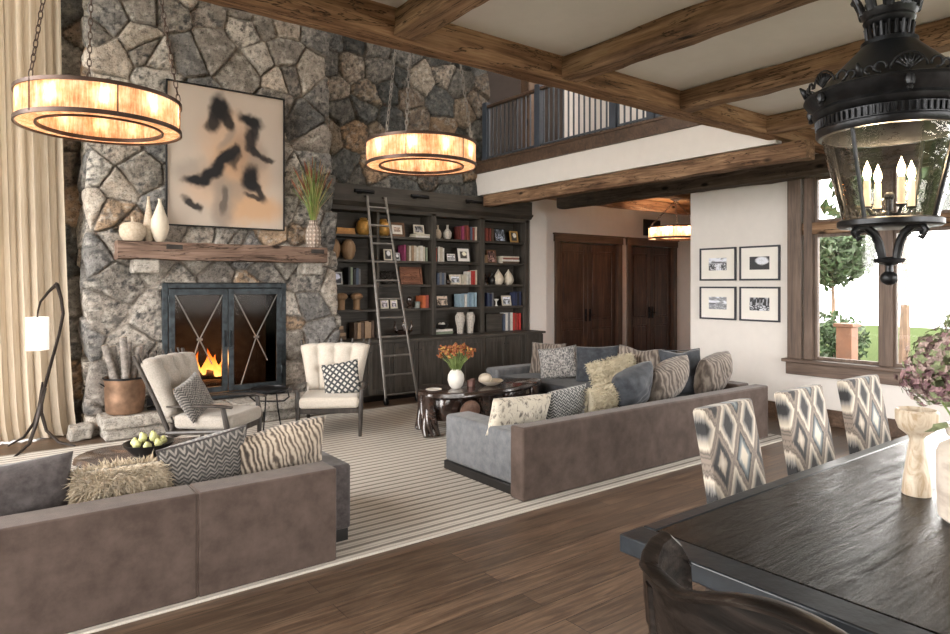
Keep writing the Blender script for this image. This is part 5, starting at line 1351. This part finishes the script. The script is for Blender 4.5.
mb = MB(); rn = random.Random(9)
for k in range(7):
    a = rn.uniform(0, 6.28); pts = [(.11*math.cos(a + q*.5 + k), .05*math.sin(2*q + k), .10 + .095*math.sin(a + q*.55)) for q in range(12)]
    mb.tube(pts, .005, 5)
mb.build('wires', M['lampwood'], wb, smooth='auto')
ab = thing('antler_bowl', 'dark branching antler bowl on the counter right of the ladder', 'bowl', (5.05, 8.48, zE + .001))
MB().lathe([(0, 0), (.05, 0), (.10, .05), (.15, .10), (.145, .10), (.09, .05), (0, .02)], 24).build('dish', M['root'], ab, smooth='auto')
mb = MB()
for k in range(6):
    a = k * 1.05; mb.tube([(.11*math.cos(a), .08*math.sin(a), .07), (.16*math.cos(a), .11*math.sin(a), .16), (.15*math.cos(a + .3), .11*math.sin(a + .3), .24)], [.012, .009, .004], 6)
mb.build('tines', M['root'], ab, smooth='auto')
bo = MB().lathe([(0, 0), (.04, 0), (.09, .04), (.11, .075), (.10, .072), (.06, .03), (0, .012)], 24).build('black_bowl', M['dark'], smooth='auto', loc=(5.83, 8.6, zE + .080)); tag(bo, 'black bowl standing on the sage green books on the counter', 'bowl')
for i, (x, y) in enumerate(((-.035, 0), (.03, .01))):
    o = MB().ball((0, 0, 0), .034, 12).build('white_ball', M['wcer'], smooth=True, loc=(5.83 + x, 8.6 + y, zE + .150)); tag(o, ('white ball on the left in the black bowl', 'white ball on the right in the black bowl')[i], 'ball', 'white balls in the black bowl')
# ring chandeliers ---------------------------------------------------
def mica(name, s):
    t = NT(name)
    a = t.noise(t.coord(scale=(30, 30, 3)), 2.0, 5, .7); b = t.noise(t.coord(scale=(6, 6, 6)), 2.0, 4)
    k = t.math('ADD', t.math('MULTIPLY', a, .6), t.math('MULTIPLY', b, .45))
    c = t.ramp(k, [(.36, (.36, .16, .065)), (.50, (.72, .40, .22)), (.66, (.96, .72, .52))])
    t.n.remove(t.b)
    df = t.node('ShaderNodeBsdfDiffuse', Color=c); tl = t.node('ShaderNodeBsdfTranslucent', Color=c); em = t.node('ShaderNodeEmission', Color=c, Strength=s)
    m1 = t.node('ShaderNodeMixShader', i0=.62, i1=df.outputs[0], i2=tl.outputs[0]); m2 = t.node('ShaderNodeAddShader', i0=m1.outputs[0], i1=em.outputs[0])
    t.l.new(m2.outputs[0], t.n['Material Output'].inputs[0]); return t.m
M['mica'] = mica('lit_mica_shade', .16)
M['bulb'] = glow('warm_bulb', (1, .80, .55), 14)
def chandelier(label, loc, Ro=.55, Ri=.405, H=.235, top=6.4, e=5, bulbs=10, ang=0, ch=None):
    c = thing('ring_chandelier', label, 'chandelier', loc, ang)
    MB().lathe([(Ro - .012, .02), (Ro - .012, H - .02)], 72, cap=False).build('outer_shade', M['mica'], c, smooth='auto')
    MB().lathe([(Ri + .008, .02), (Ri + .008, H - .02)], 64, cap=False).build('inner_shade', M['mica'], c, smooth='auto')
    MB().lathe([(Ri + .012, .010), (Ro - .02, .010)], 72, cap=False).build('bottom_diffuser', M['mica'], c, smooth='auto')
    def ring(R, z0, z1, w=.014): return MB().lathe([(R - w, z0), (R, z0), (R, z1), (R - w, z1), (R - w, z0)], 80, cap=False)
    ring(Ro, -.004, .026).build('lower_band', M['bronze'], c, smooth='auto')
    ring(Ro, H - .026, H).build('upper_band', M['bronze'], c, smooth='auto')
    ring(Ri + .016, -.004, .024).build('inner_band', M['bronze'], c, smooth='auto'); ring(Ri + .016, H - .024, H).build('inner_band', M['bronze'], c, smooth='auto')
    for k in range(6):
        a = 2*math.pi*k/6 + .35
        MB().tube([(Ro*math.cos(a)*.999, Ro*math.sin(a)*.999, .01), (Ro*math.cos(a)*.999, Ro*math.sin(a)*.999, H - .01)], .0045, 6).build('stay', M['bronze'], c)
    Rm = (Ro + Ri) / 2
    for k in range(bulbs):
        a = 2*math.pi*k/bulbs + .2
        MB().lathe([(0, 0), (.011, .004), (.015, .03), (.010, .055), (0, .075)], 10, c=(Rm*math.cos(a)*1.08, Rm*math.sin(a)*1.08, .07)).build('bulb', M['bulb'], c, smooth='auto')
        l = point('chandelier_bulb_light', (loc[0] + math.cos(a + ang)*Rm*1.06, loc[1] + math.sin(a + ang)*Rm*1.06, loc[2] + .155), e / bulbs * 4, (1, .80, .58), .018)
    for k in range(4):
        a = 2*math.pi*k/4 + .6; MB().tube([(Ri*math.cos(a), Ri*math.sin(a), .02), (Ro*math.cos(a), Ro*math.sin(a), .02)], .006, 6).build('spoke', M['bronze'], c)
    hz = top - loc[2]
    for k in range(3):
        a = 2*math.pi*k/3 + .35
        p0 = Vector((Ro*math.cos(a)*.985, Ro*math.sin(a)*.985, H)); p1 = Vector((0, 0, hz - .05)); L = (p1 - p0).length; d = (p1 - p0).normalized()
        n = int(L / .052); mb = MB(); s1 = d.cross(Vector((0, 0, 1))).normalized() if abs(d.z) < .999 else Vector((1, 0, 0)); s2 = d.cross(s1)
        for i in range(n):
            q = p0 + d * (i + .5) * L / n; sd = s1 if i % 2 else s2; pts = []
            for j in range(10):
                b = 2*math.pi*j/10; pts.append(q + d * math.sin(b) * .034 + sd * math.cos(b) * .014)
            mb.tube(pts, .0042, 5, closed=True)
        mb.build('chain', ch or M['bronze'], c, fixn=False, smooth=True)
    MB().lathe([(0, hz - .07), (.03, hz - .07), (.09, hz - .03), (.10, hz), (0, hz)], 28).build('ceiling_canopy', M['bronze'], c, smooth='auto')
    return c
chandelier('large ring chandelier of lit mica panels hanging nearest, in front of the curtain', (.72, 5.58, 2.80), e=1.0, ang=1.27)
chandelier('ring chandelier of lit mica panels hanging before the stone above the bookcase', (3.49, 5.51, 2.81), e=1.1, ang=-.65, ch=M['lad'])
chandelier('small ring chandelier glowing in the hall beyond the white picture wall', (9.98, 7.25, 2.46), Ro=.48, Ri=.34, H=.22, top=3.2, e=7, bulbs=8, ang=.2)

# dining table ---------------------------------------------------------
t = NT('black_brown_table_top')
br = t.node('ShaderNodeTexBrick', Vector=t.coord(), Color1=(0, 0, 0), Color2=(1, 1, 1), Scale=1.0)
br.inputs['Mortar Size'].default_value = .0025; br.inputs['Brick Width'].default_value = 9; br.inputs['Row Height'].default_value = .19
wadd = t.node('ShaderNodeVectorMath', i0=t.coord(scale=(1.1, 9, 1)), i1=br.outputs[0]); wadd.operation = 'ADD'
g = t.noise(wadd.outputs[0], 1.5, 7, .62, 2.6)
rings = t.math('FRACT', t.math('MULTIPLY', g, 8.0))
col = t.ramp(g, [(.3, (.002, .0017, .0015)), (.5, (.005, .004, .0035)), (.66, (.018, .013, .010))])
col = t.mix(t.math('MULTIPLY', t.ramp(rings, [(.86, (0,)*3), (.97, (1,)*3)]), t.math('MULTIPLY', t.ramp(t.noise(t.coord(), 2.2, 3), [(.45, (0,)*3), (.65, (1,)*3)]), .35)), col, (.09, .075, .06))
wn_ = t.noise(t.coord(scale=(1, 2, 1)), 3.2, 3)
h = t.math('ADD', t.math('ADD', t.math('MULTIPLY', rings, .22), t.math('MULTIPLY', g, .8)), t.math('MULTIPLY', wn_, 2.2))
h = t.math('SUBTRACT', h, t.math('MULTIPLY', br.outputs['Fac'], 1.6))
t.bump(h, .5, .0045)
t.done(col, t.math('MULTIPLY_ADD', t.noise(t.coord(), 5, 4), .22, .08)); t.set(t.b, 'Specular IOR Level', .16); M['ttop'] = t.m
M['tedge'] = plain('black_edge_sheen', (.010, .014, .019), .3, var=.4, vs=12, bump=.3, bs=30)  # black wood with its bluish reflected sheen mixed into the base colour
dt = thing('dining_table', 'long black-stained plank dining table in the right foreground', 'table', (3.32, 1.0, 0))
TX0, TX1, TY0, TY1, TZ = -1.5, 1.7, -.56, .56, .76
MB().box(TX0 + .13, TX1 - .13, TY0 + .065, TY1 - .065, TZ - .045, TZ).build('plank_top', M['ttop'], dt, bevel=.002)
MB().box(TX0, TX0 + .125, TY0, TY1, TZ - .065, TZ).build('breadboard_end', M['tedge'], dt, bevel=.006)
MB().box(TX1 - .125, TX1, TY0, TY1, TZ - .065, TZ).build('breadboard_end', M['tedge'], dt, bevel=.006)
for s in (-1, 1): MB().box(TX0 + .13, TX1 - .13, s*.53 - .03, s*.53 + .03, TZ - .065, TZ).build('edge_rail', M['tedge'], dt, bevel=.006)
for x in (TX0 + .5, TX1 - .62):
    MB().box(x - .06, x + .06, -.10, .10, .09, TZ - .13).build('leg', M['tedge'], dt, bevel=.01)
    MB().box(x - .05, x + .05, -.40, .40, .0, .09).build('foot', M['tedge'], dt, bevel=.015)
    MB().box(x - .05, x + .05, -.46, .46, TZ - .13, TZ - .067).build('cross_bearer', M['tedge'], dt, bevel=.01)
MB().box(TX0 + .55, TX1 - .55, -.03, .03, .28, .38).build('stretcher', M['tedge'], dt, bevel=.01)

# ikat dining chairs -----------------------------------------------------
t = NT('diamond_ikat')
x_, y_, z_ = t.xyz(t.coord())
nz = t.noise(t.coord(scale=(60, 60, 9)), 1.6, 3)
u = t.math('ADD', t.math('DIVIDE', t.math('SUBTRACT', x_, .04), .105), t.math('MULTIPLY', t.math('SUBTRACT', nz, .5), .16))
w_ = t.math('ADD', t.math('DIVIDE', t.math('SUBTRACT', z_, .065), .175), t.math('MULTIPLY', t.math('SUBTRACT', nz, .5), .30))
a = t.math('PINGPONG', u, 1.0); b = t.math('PINGPONG', w_, 1.0)
s = t.math('ADD', a, b)                       # 0 and 2 are diamond centres, 1 the lattice
s1 = t.math('ABSOLUTE', t.math('SUBTRACT', 1.0, s))   # 0 lattice .. 1 centre
up = t.math('GREATER_THAN', s, 1.0)
zr = t.math('GREATER_THAN', t.math('FRACT', t.math('MULTIPLY', t.math('ADD', u, 1.0), .25)), .5)
ta, cr_, dk_, bl_, bk_ = (.255, .21, .175), (.60, .54, .45), (.115, .10, .09), (.13, .16, .18), (.03, .03, .032)
rA = t.ramp(s1, [(0, ta), (.06, dk_), (.10, ta), (.20, ta), (.27, bk_), (.42, bl_), (.55, (.26, .28, .28)), (.68, cr_), (1, cr_)])
rB = t.ramp(s1, [(0, ta), (.06, dk_), (.10, ta), (.20, cr_), (.34, (.42, .37, .31)), (.48, (.22, .21, .20)), (.62, bk_), (1, bk_)])
rC = t.ramp(s1, [(0, ta), (.06, dk_), (.10, ta), (.20, ta), (.26, dk_), (.36, bk_), (.55, bk_), (.68, (.33, .28, .23)), (1, (.5, .44, .37))])
col = t.mix(up, t.mix(zr, rA, rC), rB)
t.bump(t.noise(t.coord(scale=(200, 200, 40)), 1.5, 2), .3, .003)
t.done(col, .9); t.set(t.b, 'Sheen Weight', .2); M['ikat'] = t.m
def rounded_panel(w, d, pts, n=14, crown=.012):
    """upholstered back: rounded slab following pts (y, z) centre line"""
    mb = MB(); sec = []
    m_ = 26
    for k in range(m_):
        a = 2*math.pi*k/m_; c, s = math.cos(a), math.sin(a)
        ex = .22
        sx = math.copysign(abs(c) ** ex, c) * w/2; sy = math.copysign(abs(s) ** ex, s) * (d/2 + crown * (1 - (sx/(w/2))**2))
        sec.append((sx, sy))
    vs = []; P = [Vector((0, p[0], p[1])) for p in pts]
    for i, p in enumerate(P):
        t_ = (P[min(i+1, len(P)-1)] - P[max(i-1, 0)]).normalized(); nrm = Vector((0, t_.z, -t_.y))
        k_ = p_k[i] if (p_k := None) else 1
        e = 1
        if i == len(P) - 1: e = .82
        if i == 0: e = .9
        for (sx, sy) in sec: vs.append(p + Vector((sx * (1 if e == 1 else .965), 0, 0)) + nrm * sy * e)
    n_ = len(P)
    fs = [(i*m_ + k, i*m_ + (k+1) % m_, (i+1)*m_ + (k+1) % m_, (i+1)*m_ + k) for i in range(n_-1) for k in range(m_)] + [tuple(range(m_))[::-1], tuple(range((n_-1)*m_, n_*m_))]
    mb.add(vs, fs); return mb
def ikat_chair(label, loc, rz):
    c = thing('dining_chair', label, 'chair', loc, rz, 'three ikat chairs along the far side of the table')
    pts = [(.16, .30), (.165, .45), (.185, .62), (.215, .80), (.25, .98), (.258, 1.025), (.26, 1.04)]
    rounded_panel(.50, .075, pts).build('backrest', M['ikat'], c, smooth='auto')
    MB().box(-.245, .245, -.26, .17, .36, .485).build('seat', M['ikat'], c, bevel=.035, seg=4)
    MB().box(-.235, .235, -.25, .18, .30, .36).build('seat_frame', M['ikat'], c, bevel=.01)
    for sx in (-1, 1):
        MB().tube([(sx*.21, -.22, .31), (sx*.21, -.23, 0)], [.024, .017], 8).build('leg', M['chairwood'], c, smooth='auto')
        MB().tube([(sx*.21, .16, .31), (sx*.21, .25, 0)], [.024, .017], 8).build('leg', M['chairwood'], c, smooth='auto')
    c.scale = (1, 1, .98); return c
ikat_chair('diamond ikat dining chair closest to the bare table corner and grey sofa', (3.15, 1.72, 0), R_(3))
ikat_chair('diamond ikat dining chair in the middle, between its two twins at the table', (3.96, 1.73, 0), R_(2))
ikat_chair('diamond ikat dining chair furthest along the table, under the window sill', (4.73, 1.72, 0), R_(0))

# carved barrel-back host chair at the near end ------------------------------
M['oldwood'] = wood('worn_black_carved_wood', [(.004, .0035, .003), (.009, .007, .006), (.025, .019, .016), (.13, .11, .095)], axis=1, rough=.32, bump=.35, spec=.18)
hc = thing('host_chair', 'worn black carved wooden chair with a curved crest rail at the near table end', 'chair', (1.36, .60, 0))
def crest(y):   # top of the crest rail above the floor, y measured from the chair's middle
    a = abs(y); 
    return .985 + .075 * math.cos(min(1, a / .27) * math.pi / 2) ** 1.2 - .010 * max(0, (.34 - abs(a - .30) * 2))
def bow(y):     # depth of the curved back
    return -.13 + 1.05 * (abs(y) ** 2.6)
path = [(bow(.40) + .135, .385), (bow(.40) + .115, .400), (bow(.40) + .085, .410), (bow(.40) + .05, .413), (bow(.40) + .02, .410)] + [(bow(q), q) for q in [.40 - .80 * i / 48 for i in range(49)]]
path += [(x, -y) for x, y in path[4::-1]]
def ear(x, y):     # height of the curled ends above the dip of the crest
    q = x - bow(.40) if abs(y) > .38 else 0
    return .048 * math.sin(min(1, max(0, q) / .085) * math.pi / 2) - (.075 * max(0, (q - .085) / .05) ** 2 if q > .085 else 0)
def strip(z0f, z1f, th, name, mat, ext=True, yr=1.0):
    P = [p for p in path if abs(p[1]) <= .4001 * yr] if yr < 1 else (path if ext else path[5:-5])
    vs = []; N = len(P); rec = lambda z: -.10 * (z - .45)
    for i, (x, y) in enumerate(P):
        a_, b_ = Vector((*P[max(i-1, 0)], 0)), Vector((*P[min(i+1, N-1)], 0)); t_ = (b_ - a_).normalized(); n_ = Vector((t_.y, -t_.x, 0)) * th / 2
        e = ear(x, y); a = z0f(y) + e * .3; b = z1f(y) + e
        ring = [(n_, a), (n_ * 1.15, a + (b-a)*.5), (n_, b - .006), (n_ * .6, b), (-n_ * .6, b), (-n_, b - .006), (-n_, a)]
        for q, z in ring: vs.append((x + q.x + rec(z), y + q.y, z))
    m_ = 7
    fs = [(i*m_ + k, i*m_ + (k+1) % m_, (i+1)*m_ + (k+1) % m_, (i+1)*m_ + k) for i in range(N-1) for k in range(m_)] + [tuple(range(m_))[::-1], tuple(range((N-1)*m_, N*m_))]
    return MB().add(vs, fs).build(name, mat, hc, smooth='auto')
strip(lambda y: crest(y) - .125 + .02*math.cos(y*8), crest, .030, 'crest_rail', M['oldwood'])
strip(lambda y: crest(y) - .014, lambda y: crest(y) + .005, .042, 'crest_moulding', M['oldwood'])
strip(lambda y: .52, lambda y: .58, .034, 'lower_rail', M['oldwood'], False)
M['greyup'] = fabric('pale_grey_upholstery', (.30, .30, .31), (.40, .40, .41))
strip(lambda y: .575, lambda y: crest(y) - .11, .02, 'upholstered_panel', M['greyup'], False, .86)
for s in (-1, 1):
    yy = s * .365; bx0 = bow(yy)
    MB().tube([(bx0 - .005, yy, .0), (bx0 + .0, yy, .3), (bx0 - .012, yy, .6), (bx0 - .045, yy, crest(yy) - .03)], [.022, .028, .026, .028], 10).build('back_post', M['oldwood'], hc, smooth='auto')
    MB().tube([(bow(.4) + .10, s*.39, .87), (bow(.4) + .16, s*.37, .72), (.26, s*.33, .68), (.30, s*.32, .66)], [.018, .022, .024, .02], 10).build('arm', M['oldwood'], hc, smooth='auto')
    MB().tube([(.27, s*.31, .67), (.27, s*.30, .40), (.28, s*.30, 0)], [.018, .026, .02], 10).build('leg', M['oldwood'], hc, smooth='auto')
MB().box(-.10, .30, -.31, .31, .36, .42).build('seat_frame', M['oldwood'], hc, bevel=.01)
MB().box(-.09, .29, -.29, .29, .42, .49).build('seat', M['greyup'], hc, bevel=.03, seg=3)

# crock with hydrangeas, turned goblet ---------------------------------------
t = NT('weathered_cream_crock'); z = t.xyz(t.coord())[2]
n = t.noise(t.coord(scale=(1, 1, 2.4)), 5, 5, .65)
t.done(t.ramp(n, [(.35, (.52, .44, .38)), (.5, (.70, .62, .54)), (.66, (.74, .68, .61))]), .5)
cr = vase('crock', 'large cream stoneware crock holding the hydrangeas on the dining table', (2.98, .80, TZ + .001), [(0, 0), (.135, 0), (.15, .012), (.155, .14), (.155, .25), (.145, .275), (.115, .295), (.108, .305), (.122, .32), (.128, .345), (.12, .352), (.105, .34), (.095, .30), (.09, .05), (0, .03)], t.m, 44, cat='crock')
t = NT('turned_maple'); n = t.noise(t.coord(scale=(3, 3, 1)), 6, 5, .6, 2)
t.done(t.ramp(n, [(.35, (.46, .34, .22)), (.5, (.64, .54, .42)), (.65, (.70, .62, .51))]), .4); M['maple'] = t.m
gb = vase('wooden_goblet', 'turned pale wooden goblet with a wide rim standing left of the crock', (3.16, 1.09, TZ + .001), [(0, 0), (.052, 0), (.055, .006), (.048, .08), (.036, .17), (.026, .235), (.034, .25), (.066, .275), (.078, .31), (.080, .35), (.072, .36), (.064, .352), (.06, .31), (.03, .275), (0, .27)], M['maple'], 40, cat='goblet')
hy = thing('hydrangea_bouquet', 'big bouquet of faded green and mauve hydrangeas in the cream crock', 'flowers', (2.98, .80, TZ + .30))
PT = [plain('petal_green', (.27, .31, .17), .8, var=.3, vs=60), plain('petal_mauve', (.36, .22, .235), .8, var=.4, vs=60), plain('petal_pink', (.50, .38, .35), .8, var=.3, vs=60), plain('petal_dark_plum', (.17, .09, .105), .8, var=.3, vs=60)]
rn = random.Random(33); stems = MB()
heads = [(.0, .0, .30, .12), (-.13, .05, .27, .105), (.13, -.03, .28, .11), (.02, .13, .24, .10), (-.05, -.12, .25, .105), (-.17, .10, .24, .09), (-.18, -.02, .21, .09), (.18, .08, .17, .10), (.16, -.12, .15, .10), (-.12, -.12, .12, .09), (.0, .17, .12, .09), (-.04, .05, .36, .075), (.10, .06, .37, .07), (-.12, .15, .17, .08), (-.10, .02, .18, .1), (.06, -.14, .16, .09), (-.20, .06, .15, .07)]
for i, (x, y, z, r) in enumerate(heads):
    z += .07; x *= 1.12; y *= 1.12; p = (x, y, z)
    stems.tube([(x*.1, y*.1, -.20), (x*.35, y*.35, .02), (x*.8, y*.8, z - r*.5), p], [.004, .0035, .003, .003], 6)
    mb = MB(); w = rn.choice([(0, 0, 1, 2), (0, 1, 1, 2), (0, 1, 2, 3), (0, 0, 2, 2), (1, 1, 2, 3)])
    for k in range(150):
        d = Vector((rn.gauss(0, 1), rn.gauss(0, 1), rn.gauss(0, 1))).normalized(); q = Vector(p) + d * r * (rn.uniform(.62, 1.05)) * (.9 if d.z < -.3 else 1)
        a = d.cross(Vector((rn.gauss(0, 1), rn.gauss(0, 1), rn.gauss(0, 1)))).normalized(); b = d.cross(a); sz = rn.uniform(.009, .016); mi = rn.choice(w)
        for j in range(4):
            an = j * math.pi/2 + .3; e1 = a*math.cos(an) + b*math.sin(an); e2 = -a*math.sin(an) + b*math.cos(an)
            mb.add([q, q + e1*sz*.6 + e2*sz*.5 + d*.003, q + e1*sz*1.25 + d*.001, q + e1*sz*.6 - e2*sz*.5 + d*.003], [(0, 1, 2, 3)], mi)
    mb.build('flower_head', PT, hy, fixn=False)
mb = MB()
for k in range(26):
    a = rn.uniform(0, 6.283); r = rn.uniform(.10, .24); z = rn.uniform(.02, .26); p = Vector((math.cos(a)*r, math.sin(a)*r, z)); d = Vector((math.cos(a), math.sin(a), rn.uniform(-.5, .4))).normalized()
    s_ = d.cross(Vector((0, 0, 1))).normalized(); L = rn.uniform(.06, .09)
    mb.add([p, p + d*L*.4 + s_*L*.33, p + d*L, p + d*L*.4 - s_*L*.33, p + d*L*.45 - Vector((0, 0, .012))], [(0, 1, 4), (1, 2, 4), (2, 3, 4), (3, 0, 4)])
mb.build('leaves', PT[0], hy, fixn=False); stems.build('stems', M['stem'], hy, smooth='auto')

# the lantern --------------------------------------------------------------------
M['lant'] = plain('black_cast_metal', (.030, .031, .034), .38, .75, var=.4, vs=20, bump=.25, bs=60)
M['lroof'] = plain('black_roof_sheet', (.014, .016, .019), .3, .6, var=.4, vs=8, bump=.1, bs=30)
LZ = 1.645; LS = .925; LC = (2.565, .97, LZ)
ln = thing('hanging_lantern', 'large black street-style lantern with glass panels hanging over the dining table', 'lantern', LC, R_(20)); ln.scale = (1, 1, LS)
L_ = M['lant']
MB().ball((0, 0, .028), .028, 18).lathe([(0, .05), (.012, .05), (.012, .075), (.045, .088), (.05, .10), (.03, .108), (.0, .11)], 28).build('finial', L_, ln, smooth='auto')
for k in range(4):
    a = math.pi/2*k + math.pi/4; c, s = math.cos(a), math.sin(a)
    P = [(.03, .10), (.036, .13), (.045, .165), (.065, .20), (.10, .222), (.135, .218), (.15, .20), (.14, .185), (.125, .192)]
    MB().tube([(r*c, r*s, z) for r, z in P], [.014, .014, .014, .014, .013, .011, .009, .008, .006], 8).build('scroll_bracket', L_, ln, smooth='auto')
MB().lathe([(.0, .222), (.155, .222), (.163, .228), (.163, .246), (.155, .252), (.13, .252), (.13, .246), (0, .246)], 48).build('base_ring', L_, ln, smooth='auto')
M['lglass'] = glass('old_lantern_glass', (.95, .94, .92), .03, 1.6, wav=.25)
GR = [(.145, .25), (.168, .36), (.192, .47), (.214, .585)]
MB().lathe(GR, 48, cap=False).build('glass', M['lglass'], ln, smooth=True)
for k in range(4):
    a = 2*math.pi*k/4 + 1.07; c, s = math.cos(a), math.sin(a)
    MB().tube([(r*1.01*c, r*1.01*s, z) for r, z in GR], .0075, 6).build('glazing_rib', L_, ln, smooth='auto')
co = MB().lathe([(.205, .575), (.225, .575), (.232, .585), (.232, .60), (.224, .606), (.226, .645), (.238, .652), (.245, .668), (.240, .680), (.248, .690), (.262, .705), (.272, .722), (.268, .735), (.25, .742), (.23, .742), (.2, .70), (.2, .6), (.205, .575)], 72, cap=False)
for k in range(72):
    a = 2*math.pi*k/72; c, s = math.cos(a), math.sin(a)
    co.tube([(.229*c, .229*s, .610), (.231*c, .231*s, .642)], .0048, 6)
for k in range(6):
    a = 2*math.pi*k/6 + .22; c, s = math.cos(a), math.sin(a)
    co.ball((.268*c, .268*s, .705), .016, 8, (1, 1, 1.5)).ball((.268*c, .268*s, .678), .010, 8)
co.build('cornice', L_, ln, smooth='auto')
# pierced cresting: fans and scrolls standing round the cornice
cs = MB()
for k in range(6):
    a0 = 2*math.pi*k/6 + .22
    def Q(da, z, rr=.262): a = a0 + da; return (rr*math.cos(a), rr*math.sin(a), z)
    for j in range(7):
        b = (j - 3) * .30
        cs.tube([Q(0, .742), Q(math.sin(b)*.10, .742 + .030*math.cos(b)), Q(math.sin(b)*.17, .742 + .052*math.cos(b))], [.003, .004, .0065], 5)
    cs.tube([Q(.20*math.sin(b), .742 + .060*math.cos(b)) for b in np.linspace(-1.4, 1.4, 10)], .004, 5)
    for sg in (-1, 1):
        for cc, rr in ((.30, .018), (.42, .014)):
            cs.tube([Q(sg*cc + sg*rr*3.6*math.cos(b), .744 + rr + rr*math.sin(b)*1.0) for b in np.linspace(-1.6, 3.6, 11)], .0045, 5)
for k in range(6):
    a0 = 2*math.pi*(k + .5)/6 + .22
    cs.tube([(.262*math.cos(a0), .262*math.sin(a0), .74), (.27*math.cos(a0), .27*math.sin(a0), .765), (.285*math.cos(a0), .285*math.sin(a0), .785)], [.010, .012, .003], 6)
cs.build('pierced_cresting', L_, ln, fixn=False, smooth=True)
MB().lathe([(.245, .742), (.235, .75), (.16, .835), (.10, .90), (.088, .915), (.088, .93), (.075, .935), (0, .935)], 48).build('roof', M['lroof'], ln, smooth='auto')
nk = MB().lathe([(.07, .93), (.072, .935), (.060, .94), (.060, .985), (.075, .995), (.082, 1.01), (.078, 1.02), (.085, 1.03), (.09, 1.045), (.08, 1.05), (0, 1.05)], 40)
for k in range(20):
    a = 2*math.pi*k/20; nk.tube([(.068*math.cos(a), .068*math.sin(a), .94), (.074*math.cos(a), .074*math.sin(a), .99)], .0055, 6)
nk.build('neck', L_, ln, smooth='auto')
cw = MB()
for k in range(10):
    a = 2*math.pi*k/10; c, s = math.cos(a), math.sin(a)
    cw.tube([(.084*c, .084*s, 1.04), (.094*c, .094*s, 1.075), (.112*c, .112*s, 1.115)], [.014, .012, .010], 6)
    cw.ball((.114*c, .114*s, 1.118), .014, 8)
    for d in (-.13, .13): cw.tube([(.084*math.cos(a + d), .084*math.sin(a + d), 1.045), (.098*math.cos(a + d), .098*math.sin(a + d), 1.085)], .007, 5)
cw.build('crown', L_, ln, smooth='auto')
MB().tube([(0, 0, 1.04), (0, 0, (3.305 - LZ) / LS - .03)], .012, 10).lathe([(0, 1.74), (.06, 1.75), (.065, (3.304 - LZ) / LS), (0, (3.304 - LZ) / LS)], 24).build('hanging_rod', L_, ln, smooth='auto')
M['candle'] = plain('ivory_candle_sleeve', (.72, .58, .42), .6, var=.05)
M['flame'] = glow('candle_bulb', (1, .78, .50), 9)
ar = MB().tube([(0, 0, .246), (0, 0, .34)], .012, 10).ball((0, 0, .34), .018, 10)
for k in range(4):
    a = math.pi/2*k + .5; c, s = math.cos(a), math.sin(a)
    ar.tube([(0, 0, .285), (.03*c, .03*s, .268), (.062*c, .062*s, .272), (.075*c, .075*s, .295)], .006, 8)
    ar.lathe([(0, 0), (.014, 0), (.019, .008), (.0, .008)], 14, c=(.075*c, .075*s, .293))
    cd = MB().lathe([(0, 0), (.0115, 0), (.0115, .10), (.008, .104), (0, .104)], 14).build('candle', M['candle'], ln, smooth='auto', loc=(.075*c, .075*s, .30))
    MB().lathe([(0, .102), (.008, .106), (.0135, .124), (.012, .142), (.006, .160), (0, .178)], 14).build('flame_bulb', M['flame'], cd, smooth='auto')
    p = Matrix.Rotation(R_(20), 3, 'Z') @ Vector((.075*c, .075*s, .5)); point('lantern_bulb_light', (LC[0] + p.x, LC[1] + p.y, LZ + .45), 1.2, (1, .72, .42), .012)
ar.build('candle_arms', L_, ln, smooth='auto')
# added fill lamp, out of sight behind the girder, to brighten the loft
lc = thing('loft_fill_lamp', 'added unseen round ceiling lamp above the loft walkway', 'ceiling lamp', (7.9, 6.1, 6.4))
MB().lathe([(0, 0), (.2, 0), (.2, -.05), (.17, -.09), (0, -.11)], 32).build('diffuser', glow('loft_fill_glow', (1, .95, .88), 4), lc, smooth='auto')
point('loft_fill_light', (7.9, 5.6, 6.15), 75, (1, .95, .88), .12)
